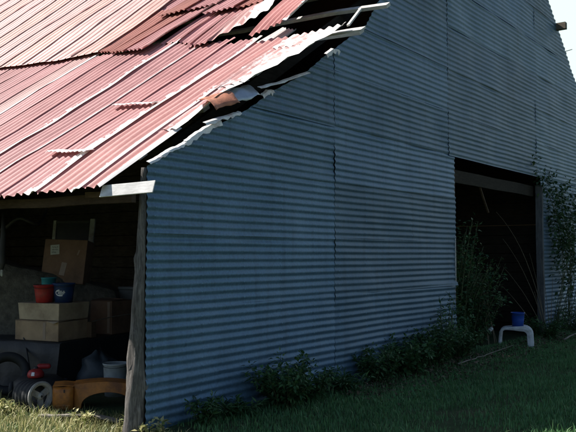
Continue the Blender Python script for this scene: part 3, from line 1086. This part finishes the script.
# brown carton and grey tub at the right of the bench
carton('cardboard_box', A0 + fx * -.02 + bx * .98 + Z * .555, .34, .42, .42, 'card_red', 'dark brown cardboard box at the back right of the bench', grp='cardboard boxes on the bench')
ct = A0 + bx * 1.68 - fx * .12 + Z * .556
t = thing('plastic_tub', 'dark grey lidded plastic tub behind the brown box', 'tub', ct)
MB().box(ct + Z * .27, (.40, .30, .54), RB, taper=.06).build('body', M['grey_plastic'], t, bevel=.015)
MB().box(ct + Z * .56, (.44, .34, .04), RB).build('lid', M['grey_plastic'], t, bevel=.012)
o = MB().tube([A0 + bx * .62 - fx * .03 + Z * .75, A0 + bx * .98 + fx * .0 + Z * .785, A0 + bx * 1.4 + fx * .06 + Z * .80], .006, 6).build('thin_rod', M['twig'])
tag(o, 'thin pale rod leaning across the right end of the bench', 'rod')
o = MB().box(A0 + bx * .62 - fx * .06 + Z * .65, (.1, .1, .19), RB, jit=.004).build('wooden_block', M['beam'], bevel=.006)
tag(o, 'small dark wooden block under one end of the thin rod', 'block')

# black wheel with pale spoked rim
ax_ = Vector((0.80, -0.60, 0.03)).normalized()
wc = at(43.5, 398, 7.88)
wc.z = 0.148
t = thing('small_wheel', 'small wheel with pale spoked rim and wide black tyre in the grass', 'wheel', Vector((wc.x, wc.y, 0)))
prof = [(.098, -.29)]
for i in range(25):                                    # ribbed tread
    x = i / 24
    prof.append((.150 - .012 * (2 * x - 1) ** 4 - .008 * (1 if i % 5 in (0, 4) else 0), -.29 + .27 * x))
prof += [(.140, -.012), (.126, -.004), (.122, -.10), (.10, -.26)]
MB().lathe(prof, wc, ax_, 44, closed=True).build('tyre', M['rubber'], t, smooth=True)
mb = MB().lathe([(.124, -.03), (.147, -.012), (.149, .004), (.134, .012), (.110, .004), (.104, -.02), (.106, -.05)], wc, ax_, 44, closed=True)
xs = ax_.cross(Z).normalized()
ys = xs.cross(ax_)
for k in range(3):
    a = 0.5 + k * math.pi * 2 / 3
    d = xs * math.cos(a) + ys * math.sin(a)
    mb.beam(wc + d * .02 - ax_ * .012, wc + d * .114 - ax_ * .012, .058, .018, up=ax_, seg=2)
mb.build('rim', M['rim'], t, smooth=False)
MB().lathe([(.001, .012), (.03, .01), (.036, -.02), (.036, -.06)], wc, ax_, 20).build('hub', M['rim'], t, smooth=True)
MB().lathe([(.001, .0135), (.012, .013), (.012, .0)], wc, ax_, 14).build('axle_hole', M['iron'], t)

# red engine on a dark mower deck
ce = at(38, 378, 8.55)
t = thing('lawn_mower', 'dark mower with a red engine cover and white label, behind the wheel', 'mower', Vector((ce.x, ce.y, 0)))
mb = MB()
mb.lathe([(.001, .235), (.05, .235), (.20, .225), (.27, .18), (.28, .06), (.27, .05)], Vector((ce.x, ce.y + .12, 0)), Z, 28)
mb.build('deck', M['iron'], t, smooth=True)
e0 = Vector((ce.x, ce.y, .235))
MB().lathe([(.001, .090), (.036, .088), (.066, .076), (.086, .050), (.090, .022), (.082, 0.0), (.001, 0)], e0, Z, 26).build('engine_cover', M['red'], t, smooth=True)
MB().box(e0 + Vector((.06, .09, .105)), (.15, .09, .055), rotz(.3)).build('fuel_tank', M['red'], t, bevel=.03)
MB().lathe([(.001, .022), (.020, .022), (.024, .0)], e0 + Vector((-.01, .03, .088)), Z, 16).build('cap', M['iron'], t, smooth=True)
mb = MB()
rows = []
for j in range(3):
    rr = (.0895, .0865, .076)[j] + .003
    zz = (.026, .045, .063)[j]
    rows.append([e0 + Vector((rr * math.cos(a), rr * math.sin(a), zz)) for a in np.linspace(-1.80, -1.42, 7)])
mb.grid(rows)
mb.build('white_label', M['white_print'], t)
# its two dark wheels
for k, (dx, dy) in enumerate(((-.27, .05), (.24, .30))):
    MB().lathe([(.03, -.02), (.085, -.022), (.09, 0), (.085, .022), (.03, .02)], Vector((ce.x + dx, ce.y + dy, .09)), Vector((1, .1, 0)), 22, closed=True).build('wheel', M['rubber'], t, smooth=True)
MB().tube([Vector((ce.x - .15, ce.y + .3, .18)), Vector((ce.x - .35, ce.y + .7, .5)), Vector((ce.x - .5, ce.y + .95, .78))], .012, 8).build('handle', M['iron'], t)

# orange tractor mudguard
p0 = at(55, 412, 7.95)
p0.z = 0.0
ro = rotz(math.radians(12))
t = thing('tractor_mudguard', 'orange tractor mudguard lying in the grass, arched and open underneath', 'mudguard', Vector((p0.x + .4, p0.y + .1, 0)))
def mg(x, y, z):
    return Vector((p0.x, p0.y, 0)) + ro @ Vector((x, y, z))
outer, inner = [], []
for i in range(25):
    x = i / 24
    X_ = .21 + .62 * x
    outer.append((X_, .240 + .022 * math.sin(math.pi * x) - .03 * x ** 3))
    a = math.pi * x
    inner.append((.53 - .255 * math.cos(a), .010 + .150 * math.sin(a) ** .8))
mb = MB()
# side plate between the outer line and the wheel arch
mb.grid([[mg(x, .02, z) for x, z in [(.21, .0)] + outer + [(.84, 0.0)]], [mg(x, .0, z) for x, z in [(.232, .0)] + inner + [(.80, 0.0)]]])
mb.grid([[mg(x, .02, z) for x, z in [(.21, .0)] + outer + [(.84, 0.0)]], [mg(x, .30, z) for x, z in [(.21, .0)] + outer + [(.84, 0.0)]]])
mb.grid([[mg(x, .0, z) for x, z in [(.262, .0)] + inner + [(.80, 0.0)]], [mg(x, .04, z) for x, z in [(.245, .0)] + [(x * .98 + .01, z - .008) for x, z in inner] + [(.79, 0.0)]]])
mb.build('arch', M['orange'], t, solid=.006)
mb = MB()
rows = []
for j in range(9):
    z = .228 * j / 8
    bulge = .012 * math.sin(math.pi * j / 8)
    r_ = .02 if j < 8 else .05
    rows.append([mg(x, -.035 - bulge * math.sin(math.pi * x / .205) + (.03 if (x < .01 or x > .2) else 0) + (.03 if j == 8 else 0), z) for x in (0.0, .012, .05, .1, .15, .195, .207)])
mb.grid(rows)
mb.build('front_panel', M['orange'], t, smooth=True, solid=.006)
mb = MB().grid([[mg(x, y, .236 + .006 * math.sin(x * 20)) for x in (0.0, .1, .21)] for y in (-.01, .15, .3)])
mb.build('top_panel', M['orange'], t, solid=.005)
MB().box(mg(.115, -.050, .190), (.012, .006, .03), ro).build('slot', M['iron'], t)
MB().box(mg(.105, -.046, .045), (.15, .006, .012), ro).build('lower_rib', M['orange'], t, bevel=.002)

# worn tyre leaning at the left
ctz = at(10, 385, 8.75)
ctz.z = .24
tyx = Vector((.35, -.85, .35)).normalized()
o = MB().lathe([(.15, -.05), (.18, -.075), (.225, -.07), (.24, -.04), (.243, 0), (.24, .04), (.225, .07), (.18, .075), (.15, .05), (.145, 0)], ctz, tyx, 40, closed=True).build('worn_tyre', M['rubber'], smooth=True)
tag(o, 'worn black tyre leaning against the dark bench, left of the red engine', 'tyre')
# pale bucket and dark bag near the post
cp = at(117, 400, 8.75)
bucket('pale_bucket', Vector((cp.x, cp.y, 0.0)), .135, .115, .36, 'pale_plastic', 'pale grey plastic bucket standing behind the orange mudguard')
cg = at(100, 385, 9.1)
mb = MB()
rings = []
for j in range(12):
    tt = j / 11
    z = .44 * tt
    r_ = .19 * (math.sin(math.pi * (.16 + .82 * tt)) ** .55) * (1 if tt < .86 else .55) + .012
    rings.append([Vector((cg.x + r_ * 1.1 * math.cos(a) * (1 + .55 * nz(math.cos(a) * 1.6, math.sin(a) * 1.6, z * 6)), cg.y + r_ * math.sin(a), z + .10 * nz(math.cos(a), math.sin(a), 4) * tt)) for a in np.linspace(0, 2 * math.pi, 25)[:-1]])
mb.rings(rings)
tag(mb.build('plastic_sack', M['bag'], None, smooth=True), 'bulging blue grey plastic sack next to the pale bucket', 'sack')

# cable and strap hanging under the roof at the left
pts = [at(-30, 196, 9.8), at(-12, 225, 9.8), at(2, 232, 9.8), at(18, 216, 9.7), at(30, 222, 9.7), at(39, 225, 9.8), at(45, 214, 10.0), at(47, 200, 10.0)]
sm = []
for a, b in zip(pts, pts[1:]):
    sm += [a.lerp(b, k / 5) for k in range(5)]
sm = [sum((sm[min(max(i + d, 0), len(sm) - 1)] for d in (-2, -1, 0, 1, 2)), Vector()) / 5 for i in range(len(sm))]
o = MB().tube(sm, .022, 8).build('drooping_hose', M['black'], smooth=True)
tag(o, 'black hose drooping below the roof at the far left', 'hose')
q = at(2.5, 252, 8.6)
t = thing('hanging_strap', 'dark hanging strap with a pale metal tip at the left edge', 'strap', q - Z * .3)
MB().tube([q + Z * .42, q + Z * .2 + Vector((.01, 0, 0)), q, q - Z * .12 + Vector((.008, 0, 0)), q - Z * .21], [.012, .03, .036, .03, .012], 8).build('strap', M['black'], t, smooth=True)
MB().lathe([(.001, 0), (.014, .012), (.016, .06), (.012, .075)], q - Z * .27 + Vector((.004, -.01, 0)), Z, 12).build('tip', M['sash'], t, smooth=True)

# weathered board in the sunlit grass
o = MB().beam(P(-.05, 1.35, .05), P(.12, .42, .06), .07, .02, wob=.06).build('weathered_board', M['old'], bevel=.003)
tag(o, 'short weathered board lying in the sunny grass beside the post', 'board')

# ------------------------------------------------------------------ things at the big doorway
rs2 = rotz(math.radians(-18))
cs = Vector((3.86, 13.35, 0))
t = thing('plastic_stool', 'white plastic stool with rounded legs at the doorway, a bucket on top', 'stool', cs)
def arch_leg(y, w, nm):
    mb = MB()
    rows = []
    path = []
    for (x, z) in [(-.265, .0), (-.262, .15), (-.25, .26)]:
        path.append((x, z))
    for k in range(1, 8):
        a = math.pi - (math.pi / 2) * k / 8
        path.append((-.15 + .10 * math.cos(a), .27 + .10 * math.sin(a)))
    path += [(-.10, .372), (.0, .375), (.08, .372)]
    for k in range(1, 9):
        a = math.pi / 2 - (math.pi / 2) * k / 8
        path.append((.14 + .13 * math.cos(a), .25 + .125 * math.sin(a)))
    path += [(.275, .15), (.282, .0)]
    rings = []
    for i, (x, z) in enumerate(path):
        x0, z0 = path[max(0, i - 1)]
        x1, z1 = path[min(len(path) - 1, i + 1)]
        d = math.hypot(x1 - x0, z1 - z0)
        nx, nz_ = -(z1 - z0) / d, (x1 - x0) / d
        th = .026 if x < -.1 else .030 + .026 * min(1, max(0, (x + .1) / .3))
        rings.append([cs + rs2 @ Vector(((x + nx * s_ * th) * .92, y + yy, (z + nz_ * s_ * th) * .86)) for s_, yy in ((-1, 0), (0, -.008), (1, 0), (1, w), (0, w + .008), (-1, w))])
    mb.rings(rings)
    return mb.build(nm, M['white_plastic'], t, smooth=False, bevel=.006)
arch_leg(-.15, .05, 'leg_arch')
arch_leg(.12, .05, 'leg_arch')
MB().box(cs + rs2 @ Vector((-.01, -.0, .332)), (.24, .22, .026), rs2).build('seat', M['white_plastic'], t, bevel=.01)
cbb = Vector((3.915, 13.36, 0.3465))
o2 = bucket('bright_blue_bucket', cbb, .112, .092, .235, 'blue_bright', 'bright blue bucket standing on top of the white stool')
o = MB().lathe([(.001, 0), (.03, .002), (.034, .02), (.032, .09), (.026, .11), (.001, .112)], Vector((3.36, 13.2, .26)), Vector((.5, -.2, .6)), 14).build('white_cup', M['white_plastic'], smooth=True)
tag(o, 'small white cup caught in the weeds left of the stool', 'cup')

# ------------------------------------------------------------------ plants
def leaf_mesh(name, pts, dirs, sizes, mat, parent=None, asp=0.5, droop=0.3):
    """one folded two-quad leaf per point (numpy); each leaf is its own island"""
    pts, dirs, sizes = np.asarray(pts), np.asarray(dirs), np.asarray(sizes)
    n = len(pts)
    d = dirs / np.linalg.norm(dirs, axis=1, keepdims=True)
    up = np.tile([0, 0, 1.0], (n, 1)) + RNG.normal(0, .35, (n, 3))
    sd = np.cross(d, up)
    sd /= np.linalg.norm(sd, axis=1, keepdims=True) + 1e-9
    nm = np.cross(sd, d)
    L = sizes[:, None]
    w = L * asp / 2
    base = pts
    mid = pts + d * L * .5 - nm * L * .04
    tip = pts + d * L - nm * L * droop * .5
    lf = pts + d * L * .42 + sd * w + nm * L * .08
    rt = pts + d * L * .42 - sd * w + nm * L * .08
    V = np.stack([base, lf, tip, rt, mid], 1).reshape(-1, 3)
    idx = np.arange(n)[:, None] * 5
    F = np.concatenate([idx + [0, 3, 4], idx + [0, 4, 1], idx + [1, 4, 2], idx + [4, 3, 2]], 0)
    return raw_mesh(name, V, F, mat, parent)


def raw_mesh(name, V, F, mat, parent=None):
    o = Vector((float((V[:, 0].min() + V[:, 0].max()) / 2), float((V[:, 1].min() + V[:, 1].max()) / 2), float(V[:, 2].min())))
    V = V - np.array(o)
    me = bpy.data.meshes.new(name)
    nf, k = F.shape
    me.vertices.add(len(V))
    me.vertices.foreach_set('co', V.astype(np.float32).ravel())
    me.loops.add(nf * k)
    me.loops.foreach_set('vertex_index', F.astype(np.int32).ravel())
    me.polygons.add(nf)
    me.polygons.foreach_set('loop_start', np.arange(0, nf * k, k, dtype=np.int32))
    me.polygons.foreach_set('loop_total', np.full(nf, k, dtype=np.int32))
    me.update(calc_edges=True)
    me.validate()
    me.materials.append(mat)
    ob = bpy.data.objects.new(name, me)
    COL.objects.link(ob)
    if parent is not None:
        ob.parent = parent
        ob.location = o - ORIG[parent.name]
    else:
        ob.location = o
    ORIG[ob.name] = o
    return ob


def weed(name, base, height, width, nstem, label, leafmat='leaf', lsize=(.035, .075), dens=26, lean=(0, 0), cat='plant', group='weeds along the gable wall', asp=.5, sd=0):
    r = random.Random(sd * 31 + 5)
    base = Vector(base)
    base.z = ground_h(base)
    t = thing(name, label, cat, base, group)
    st = MB()
    P_, D_, S_ = [], [], []
    for k in range(nstem):
        a = r.uniform(0, 2 * math.pi)
        q = base + Vector((math.cos(a), math.sin(a), 0)) * r.uniform(0, .25) * width
        out = Vector((math.cos(a), math.sin(a), 0)) * r.uniform(.1, .5) * width + Vector((lean[0], lean[1], 0)) * height
        hh = height * r.uniform(.55, 1.05)
        pts = []
        for i in range(7):
            x = i / 6
            pts.append(q + out * x ** 1.4 + Z * hh * x * (1 - .12 * x) + Vector((nz(k, x * 3, sd), nz(k, x * 3, sd + 9), 0)) * .05 * width)
        st.tube(pts, [.006 * (1 - .75 * i / 6) * (0.6 + height) for i in range(7)], 5)
        for i in range(int(dens * 1.9)):
            x = r.uniform(.12, 1.0)
            j = min(5, int(x * 6))
            p = pts[j].lerp(pts[j + 1], x * 6 - j)
            d = Vector((r.gauss(0, 1), r.gauss(0, 1), r.gauss(.25, .5))).normalized()
            off = r.uniform(0, .16) * width * (0.4 + x)
            P_.append(p + d * off * .6)
            D_.append(d)
            S_.append(r.uniform(*lsize) * (1.3 - .4 * x))
    st.build('stem', M['stem'], t, smooth=True)
    leaf_mesh('foliage', P_, D_, S_, M[leafmat], t, asp)
    return t


def gp(s, u):
    return P(s, u, 0)


weed('low_weed', gp(.52, -.20), .26, .30, 9, 'smallest weed clump at the wall foot, nearest the corner post', sd=1, dens=24)
weed('low_weed', gp(.95, -.25), .17, .34, 8, 'flat weed clump between the first small clump and the leafy bush', sd=2, dens=22, asp=.28, lsize=(.05, .10))
weed('leafy_weed', gp(1.62, -.32), .52, .62, 26, 'broad dark leafy bush against the wall left of the lower seam', sd=3, dens=44)
weed('leafy_weed', gp(2.1, -.28), .36, .50, 16, 'lower bush joined to the right side of the broad leafy bush', sd=4, dens=36)
weed('low_weed', gp(2.75, -.30), .20, .46, 12, 'low weeds under the lower wall seam', sd=5, dens=24, asp=.25, lsize=(.05, .11))
weed('leafy_weed', gp(3.55, -.26), .50, .52, 18, 'upright leafy weed just right of the lower wall seam', sd=6, dens=38)
weed('leafy_weed', gp(4.35, -.24), .52, .75, 24, 'wide weed midway between the wall seam and the doorway', sd=7, dens=34, asp=.7, lsize=(.04, .085))
weed('leafy_weed', gp(5.15, -.22), .72, .80, 28, 'high bushy weed on the wall, left of the doorway weeds', sd=8, dens=42)
weed('tall_weed', gp(5.75, -.20), 1.12, .42, 7, 'tall thin weed rising above the bushes left of the doorway', sd=9, dens=20, asp=.35, lsize=(.05, .1))
weed('leafy_weed', gp(6.2, -.15), .62, .7, 22, 'bush at the left foot of the doorway', sd=10, dens=40)
weed('doorway_weed', gp(7.0, .35), 2.3, 1.05, 44, 'big dark weed filling the left half of the doorway', 'leaf_dk', sd=11, dens=46, lsize=(.05, .10), group='weeds in the doorway')
weed('doorway_weed', gp(7.75, .35), 1.7, 1.0, 36, 'shorter dark weed between the big doorway weed and the stool', 'leaf_dk', sd=12, dens=40, lsize=(.045, .09), group='weeds in the doorway')
weed('doorway_weed', gp(9.2, 1.5), 2.2, 1.2, 36, 'tall dark weed deep inside the doorway behind the blue bucket', 'leaf_dk', sd=13, dens=34, lsize=(.05, .1), group='weeds in the doorway')
weed('leafy_weed', gp(9.55, -.35), .42, .8, 16, 'low weed tangle right of the white stool', sd=14, dens=30, asp=.3, lsize=(.05, .1), group='weeds in the doorway')
weed('leafy_weed', gp(11.3, -.3), .7, .9, 18, 'leafy weed at the wall foot under the climbing vine', 'leaf_dk', sd=15, dens=34)

weed('doorway_weed', gp(6.65, .25), 1.2, .6, 22, 'leafy weed tucked behind the left edge of the doorway', 'leaf_dk', sd=16, dens=40, lsize=(.05, .1), group='weeds in the doorway')
weed('doorway_weed', gp(8.7, .9), 1.75, 1.0, 30, 'dark weed just behind the white stool', 'leaf_dk', sd=17, dens=34, lsize=(.05, .09), group='weeds in the doorway')

# climbing shrub right of the doorway
vb = gp(10.75, -.28)
t = thing('climbing_vine', 'straggly vine climbing the wall right of the doorway', 'vine', vb)
r = random.Random(77)
st = MB()
P_, D_, S_ = [], [], []
tips = [(9.75, 3.45), (10.15, 3.2), (10.5, 3.0), (10.8, 3.3), (11.2, 3.05), (11.6, 2.9), (12.0, 3.15), (12.4, 2.8), (12.7, 2.5), (11.0, 2.6), (11.5, 2.2), (12.1, 2.0), (10.6, 2.4), (12.5, 1.7), (11.1, 1.6), (11.9, 1.3), (12.9, 3.0)]
for k, (s1, h1) in enumerate(tips):
    nl = 105 if h1 > 2.3 else 70
    s0 = 10.8 + r.uniform(-.1, 1.6)
    pts = []
    for i in range(13):
        x = i / 12
        s = s0 + (s1 - s0) * x ** 1.5 + .34 * nz(k * 3.1, x * 3)
        hh = h1 * (x ** .85) + .06 * nz(k, x * 5, 3)
        pts.append(P(s, -(.10 + .14 * math.sin(math.pi * min(1, x * 1.1)) + .06 * abs(nz(k, x * 3, 7))), max(0, hh)))
    st.tube(pts, [.008 * (1 - .8 * i / 12) for i in range(13)], 5)
    for i in range(nl):
        x = 1 - r.random() ** 1.1 * .5
        j = min(11, int(x * 12))
        p = pts[j].lerp(pts[j + 1], x * 12 - j)
        d = Vector((r.gauss(0, 1), r.gauss(0, 1), r.gauss(-.1, .8))).normalized()
        P_.append(p + d * r.uniform(0, .20))
        D_.append(d)
        S_.append(r.uniform(.06, .115))
st.build('stem', M['stem'], t, smooth=True)
leaf_mesh('foliage', P_, D_, S_, M['vine'], t, .62)

# dry canes standing and arching at the right side of the doorway
canes = [((10.0, -.25), (8.75, .1, 1.85), .35), ((10.05, -.22), (9.0, .2, 1.35), .2), ((9.9, -.3), (8.2, 0.0, 2.3), .55), ((10.12, -.2), (9.55, -.1, 1.6), .1),
         ((9.95, -.15), (9.2, .3, 1.0), .1), ((10.2, -.25), (9.9, -.2, 1.5), .05), ((9.8, -.3), (9.5, -.2, .9), .05), ((10.1, -.3), (10.3, -.3, 1.2), .05),
         ((7.95, -.05), (7.7, .1, 1.25), .1), ((8.15, 0.0), (7.3, .2, 1.5), .25), ((8.05, .1), (8.3, .2, 1.1), .08), ((7.8, 0.), (7.95, .15, .95), .05)]
t = thing('dry_canes', 'bundle of dry arching canes between the stool and the right door jamb', 'canes', gp(10.0, -.25))
for k, ((s0, u0), (s1, u1, h1), sag) in enumerate(canes[:8]):
    mb = MB()
    pts = []
    for i in range(12):
        x = i / 11
        pts.append(P(s0 + (s1 - s0) * x ** 1.6, u0 + (u1 - u0) * x, h1 * (x - sag * .35 * x ** 3) / (1 - sag * .35) + .02 * nz(k, x * 4)))
    mb.tube(pts, [.007 - .005 * i / 11 for i in range(12)], 6)
    mb.build('cane', M['stalk'], t, smooth=True)
t = thing('dry_canes', 'few thin dry stalks standing left of the white stool', 'canes', gp(8.0, 0))
for k, ((s0, u0), (s1, u1, h1), sag) in enumerate(canes[8:]):
    mb = MB()
    pts = [P(s0 + (s1 - s0) * (i / 11) ** 1.6, u0 + (u1 - u0) * i / 11, h1 * i / 11) for i in range(12)]
    mb.tube(pts, [.008 - .005 * i / 11 for i in range(12)], 6)
    mb.build('cane', M['stalk'], t, smooth=True)

# fallen branches on the ground before the doorway
def branch(pts, r0, label, mat='twig', twigs=3, sd=1):
    r = random.Random(sd)
    pw = []
    for i in range(14):
        x = i / 13 * (len(pts) - 1)
        j = min(len(pts) - 2, int(x))
        s, u, h = [a + (b - a) * (x - j) for a, b in zip(pts[j], pts[j + 1])]
        pw.append(P(s, u, h + .04) + Vector((nz(i * .9, sd), nz(i * .9, sd + 4), .4 * nz(i, sd + 8))) * .04)
    mb = MB().tube(pw, [r0 * (1 - .7 * i / 13) for i in range(14)], 6)
    for k in range(twigs):
        i = r.randint(3, 10)
        d = Vector((r.gauss(0, 1), r.gauss(0, 1), abs(r.gauss(.3, .3)))).normalized()
        mb.tube([pw[i], pw[i] + d * .15, pw[i] + d * .28 + Vector((.03, 0, -.02))], [r0 * .45, r0 * .3, r0 * .12], 5)
    o = mb.build('fallen_branch', M[mat], smooth=True)
    tag(o, label, 'branch', 'fallen branches')


branch([(9.4, -.75, .02), (10.2, -.72, .06), (11.3, -.7, .10), (12.4, -.62, .16)], .018, 'long pale fallen branch under the vine at the right', sd=3)
branch([(5.4, -.5, .02), (6.4, -.48, .03), (7.7, -.45, .06)], .011, 'thin fallen branch lying in front of the doorway weeds', sd=4)



def blades(n, sampler, hrange, wid, mat, name, lean=.5, label=None):
    pos = sampler(n)
    n = len(pos)
    h = RNG.uniform(hrange[0], hrange[1], n) * RNG.uniform(.55, 1.0, n)
    a = RNG.uniform(0, 2 * np.pi, n)
    d = np.stack([np.cos(a), np.sin(a), np.zeros(n)], 1)
    sd = np.stack([-np.sin(a), np.cos(a), np.zeros(n)], 1)
    ln = RNG.uniform(.1, 1.0, n)[:, None] * lean
    w = (wid * RNG.uniform(.6, 1.3, n))[:, None]
    z = np.array([[0, 0, 1.0]])
    H = h[:, None]
    p0a, p0b = pos - sd * w, pos + sd * w
    m = pos + z * H * .55 + d * H * ln * .35
    p1a, p1b = m - sd * w * .8, m + sd * w * .8
    tip = pos + z * H * (1 - ln * .35) + d * H * ln
    V = np.stack([p0a, p0b, p1a, p1b, tip], 1).reshape(-1, 3)
    idx = np.arange(n)[:, None] * 5
    F = np.concatenate([idx + [0, 1, 3], idx + [0, 3, 2], idx + [2, 3, 4]], 0)
    o = raw_mesh(name, V, F, mat)
    o['kind'] = 'stuff'
    o['label'] = label
    o['category'] = 'grass'
    return o


Cn, Wn, En = np.array(C), np.array(W), np.array(E)


def field(s0, s1, u0, u1, keep):
    def f(n):
        s = RNG.uniform(s0, s1, n)
        u = RNG.uniform(u0, u1, n)
        k = keep(s, u)
        s, u = s[k], u[k]
        p = Cn + s[:, None] * Wn + u[:, None] * En
        # patchiness
        pt = np.array([nz(x * .9, y * .9, 2) + .5 * nz(x * 3, y * 3, 5) for x, y in p[:, :2]])
        p = p[RNG.uniform(-.55, .6, len(p)) < pt + .25]
        p[:, 2] = [ground_h(q) for q in p]
        return p
    return f


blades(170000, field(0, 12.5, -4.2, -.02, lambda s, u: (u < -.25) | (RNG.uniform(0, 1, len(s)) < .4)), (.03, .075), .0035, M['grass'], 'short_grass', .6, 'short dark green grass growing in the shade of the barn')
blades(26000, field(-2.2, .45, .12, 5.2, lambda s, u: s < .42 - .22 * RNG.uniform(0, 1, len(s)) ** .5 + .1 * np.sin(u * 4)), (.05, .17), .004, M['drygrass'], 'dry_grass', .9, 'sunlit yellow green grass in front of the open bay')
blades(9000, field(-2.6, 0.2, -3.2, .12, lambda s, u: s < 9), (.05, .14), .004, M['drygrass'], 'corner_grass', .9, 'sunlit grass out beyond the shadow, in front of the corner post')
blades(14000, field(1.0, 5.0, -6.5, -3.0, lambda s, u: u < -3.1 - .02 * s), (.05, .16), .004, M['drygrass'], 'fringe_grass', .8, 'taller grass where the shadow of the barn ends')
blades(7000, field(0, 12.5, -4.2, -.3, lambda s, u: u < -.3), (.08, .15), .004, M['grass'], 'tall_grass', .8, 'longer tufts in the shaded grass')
# leaf litter along the wall
n = 2600
ls, lu = RNG.uniform(2.5, 12.0, n), -0.25 - np.abs(RNG.normal(0, .38, n))
lp = Cn + ls[:, None] * Wn + lu[:, None] * En
lp[:, 2] = [ground_h(q) + .012 + .03 * RNG.random() for q in lp]
ld = RNG.normal(0, 1, (n, 3)); ld[:, 2] *= .25
lo = leaf_mesh('leaf_litter', lp, ld, RNG.uniform(.03, .075, n), M['litter'], None, .55)
lo['kind'] = 'stuff'
lo['label'] = 'brown dead leaves and bits scattered along the wall foot'
lo['category'] = 'leaf litter'
# broad leaved weeds in the sunny strip
r = random.Random(21)
k = 0
for (s, u, hh, lab) in ((.05, .30, .16, 'pale leafy weed at the left foot of the corner post'), (-.12, 1.75, .15, 'sunny broad weed in front of the small wheel'),
                        (-.1, 2.35, .17, 'sunny broad weed at the left edge of the grass strip'), (.02, -.06, .15, 'small bright weed at the right foot of the corner post'),
                        (-.05, .75, .13, 'small pale weed beside the weathered board')):
    k += 1
    t = weed('sunny_weed', gp(s, u), hh, .26, 7, lab, 'sunleaf' if 'sunleaf' in M else 'drygrass', (.03, .07), 14, group='weeds in the sunny strip', sd=30 + k)

# ------------------------------------------------------------------ light, sky, camera
SUN = Vector((0.85 * E - 0.255 * W + Z)).normalized()
el = math.asin(SUN.z)
world = bpy.data.worlds.new('World')
SC.world = world
world.use_nodes = True
wn = world.node_tree
wn.nodes.clear()
wo = wn.nodes.new('ShaderNodeOutputWorld')
bg = wn.nodes.new('ShaderNodeBackground')
sky = wn.nodes.new('ShaderNodeTexSky')
sky.sky_type = 'NISHITA'
sky.sun_disc = False
sky.sun_elevation = el
sky.sun_rotation = math.atan2(SUN.x, SUN.y)
sky.air_density = 1.0
sky.dust_density = 0.8
sky.ozone_density = 1.5
bg.inputs[1].default_value = 0.055
# added cloud bank: whitens the overexposed sky behind the barn without lighting the gable
tc = wn.nodes.new('ShaderNodeTexCoord')
dt = wn.nodes.new('ShaderNodeVectorMath')
dt.operation = 'DOT_PRODUCT'
dt.inputs[1].default_value = Vector((0.36, 0.90, 0.26)).normalized()
wn.links.new(tc.outputs['Generated'], dt.inputs[0])
cl = noise(wn, scaled(wn, tc.outputs['Generated'], (2.2, 2.2, 5.0)), 1.6, 7, 0.6, dist=0.4)
wgt = math_(wn, 'MULTIPLY', ramp(wn, [(0.70, 0.0), (0.93, 1.0)], dt.outputs['Value']), ramp(wn, [(0.12, 0.75), (0.5, 1.0)], cl))
skyc = mixc(wn, wgt, sky.outputs[0], (8.4, 9.8, 9.6))
wn.links.new(skyc, bg.inputs[0])
wn.links.new(bg.outputs[0], wo.inputs[0])
sl = bpy.data.lights.new('sun', 'SUN')
sl.energy = 4.8
sl.angle = math.radians(0.53)
sl.color = (1.0, 0.955, 0.89)
so = bpy.data.objects.new('sun', sl)
COL.objects.link(so)
so.rotation_euler = SUN.to_track_quat('Z', 'Y').to_euler()
so.location = C + SUN * 40

cd = bpy.data.cameras.new('camera')
cam = bpy.data.objects.new('camera', cd)
COL.objects.link(cam)
cam.location = (0, 0, 1.56)
cam.rotation_euler = (math.radians(90) + math.atan(39 / 780.0), 0, 0)
cd.sensor_width = 36
cd.lens = 780 / 576 * 36
cd.clip_end = 1000
SC.camera = cam
SC.view_settings.view_transform = 'Standard'
SC.view_settings.look = 'None'
SC.view_settings.gamma = 1
SC.view_settings.exposure = 1.0
SC.view_settings.use_curve_mapping = False
SC.cycles.max_bounces = 6
SC.cycles.use_denoising = True
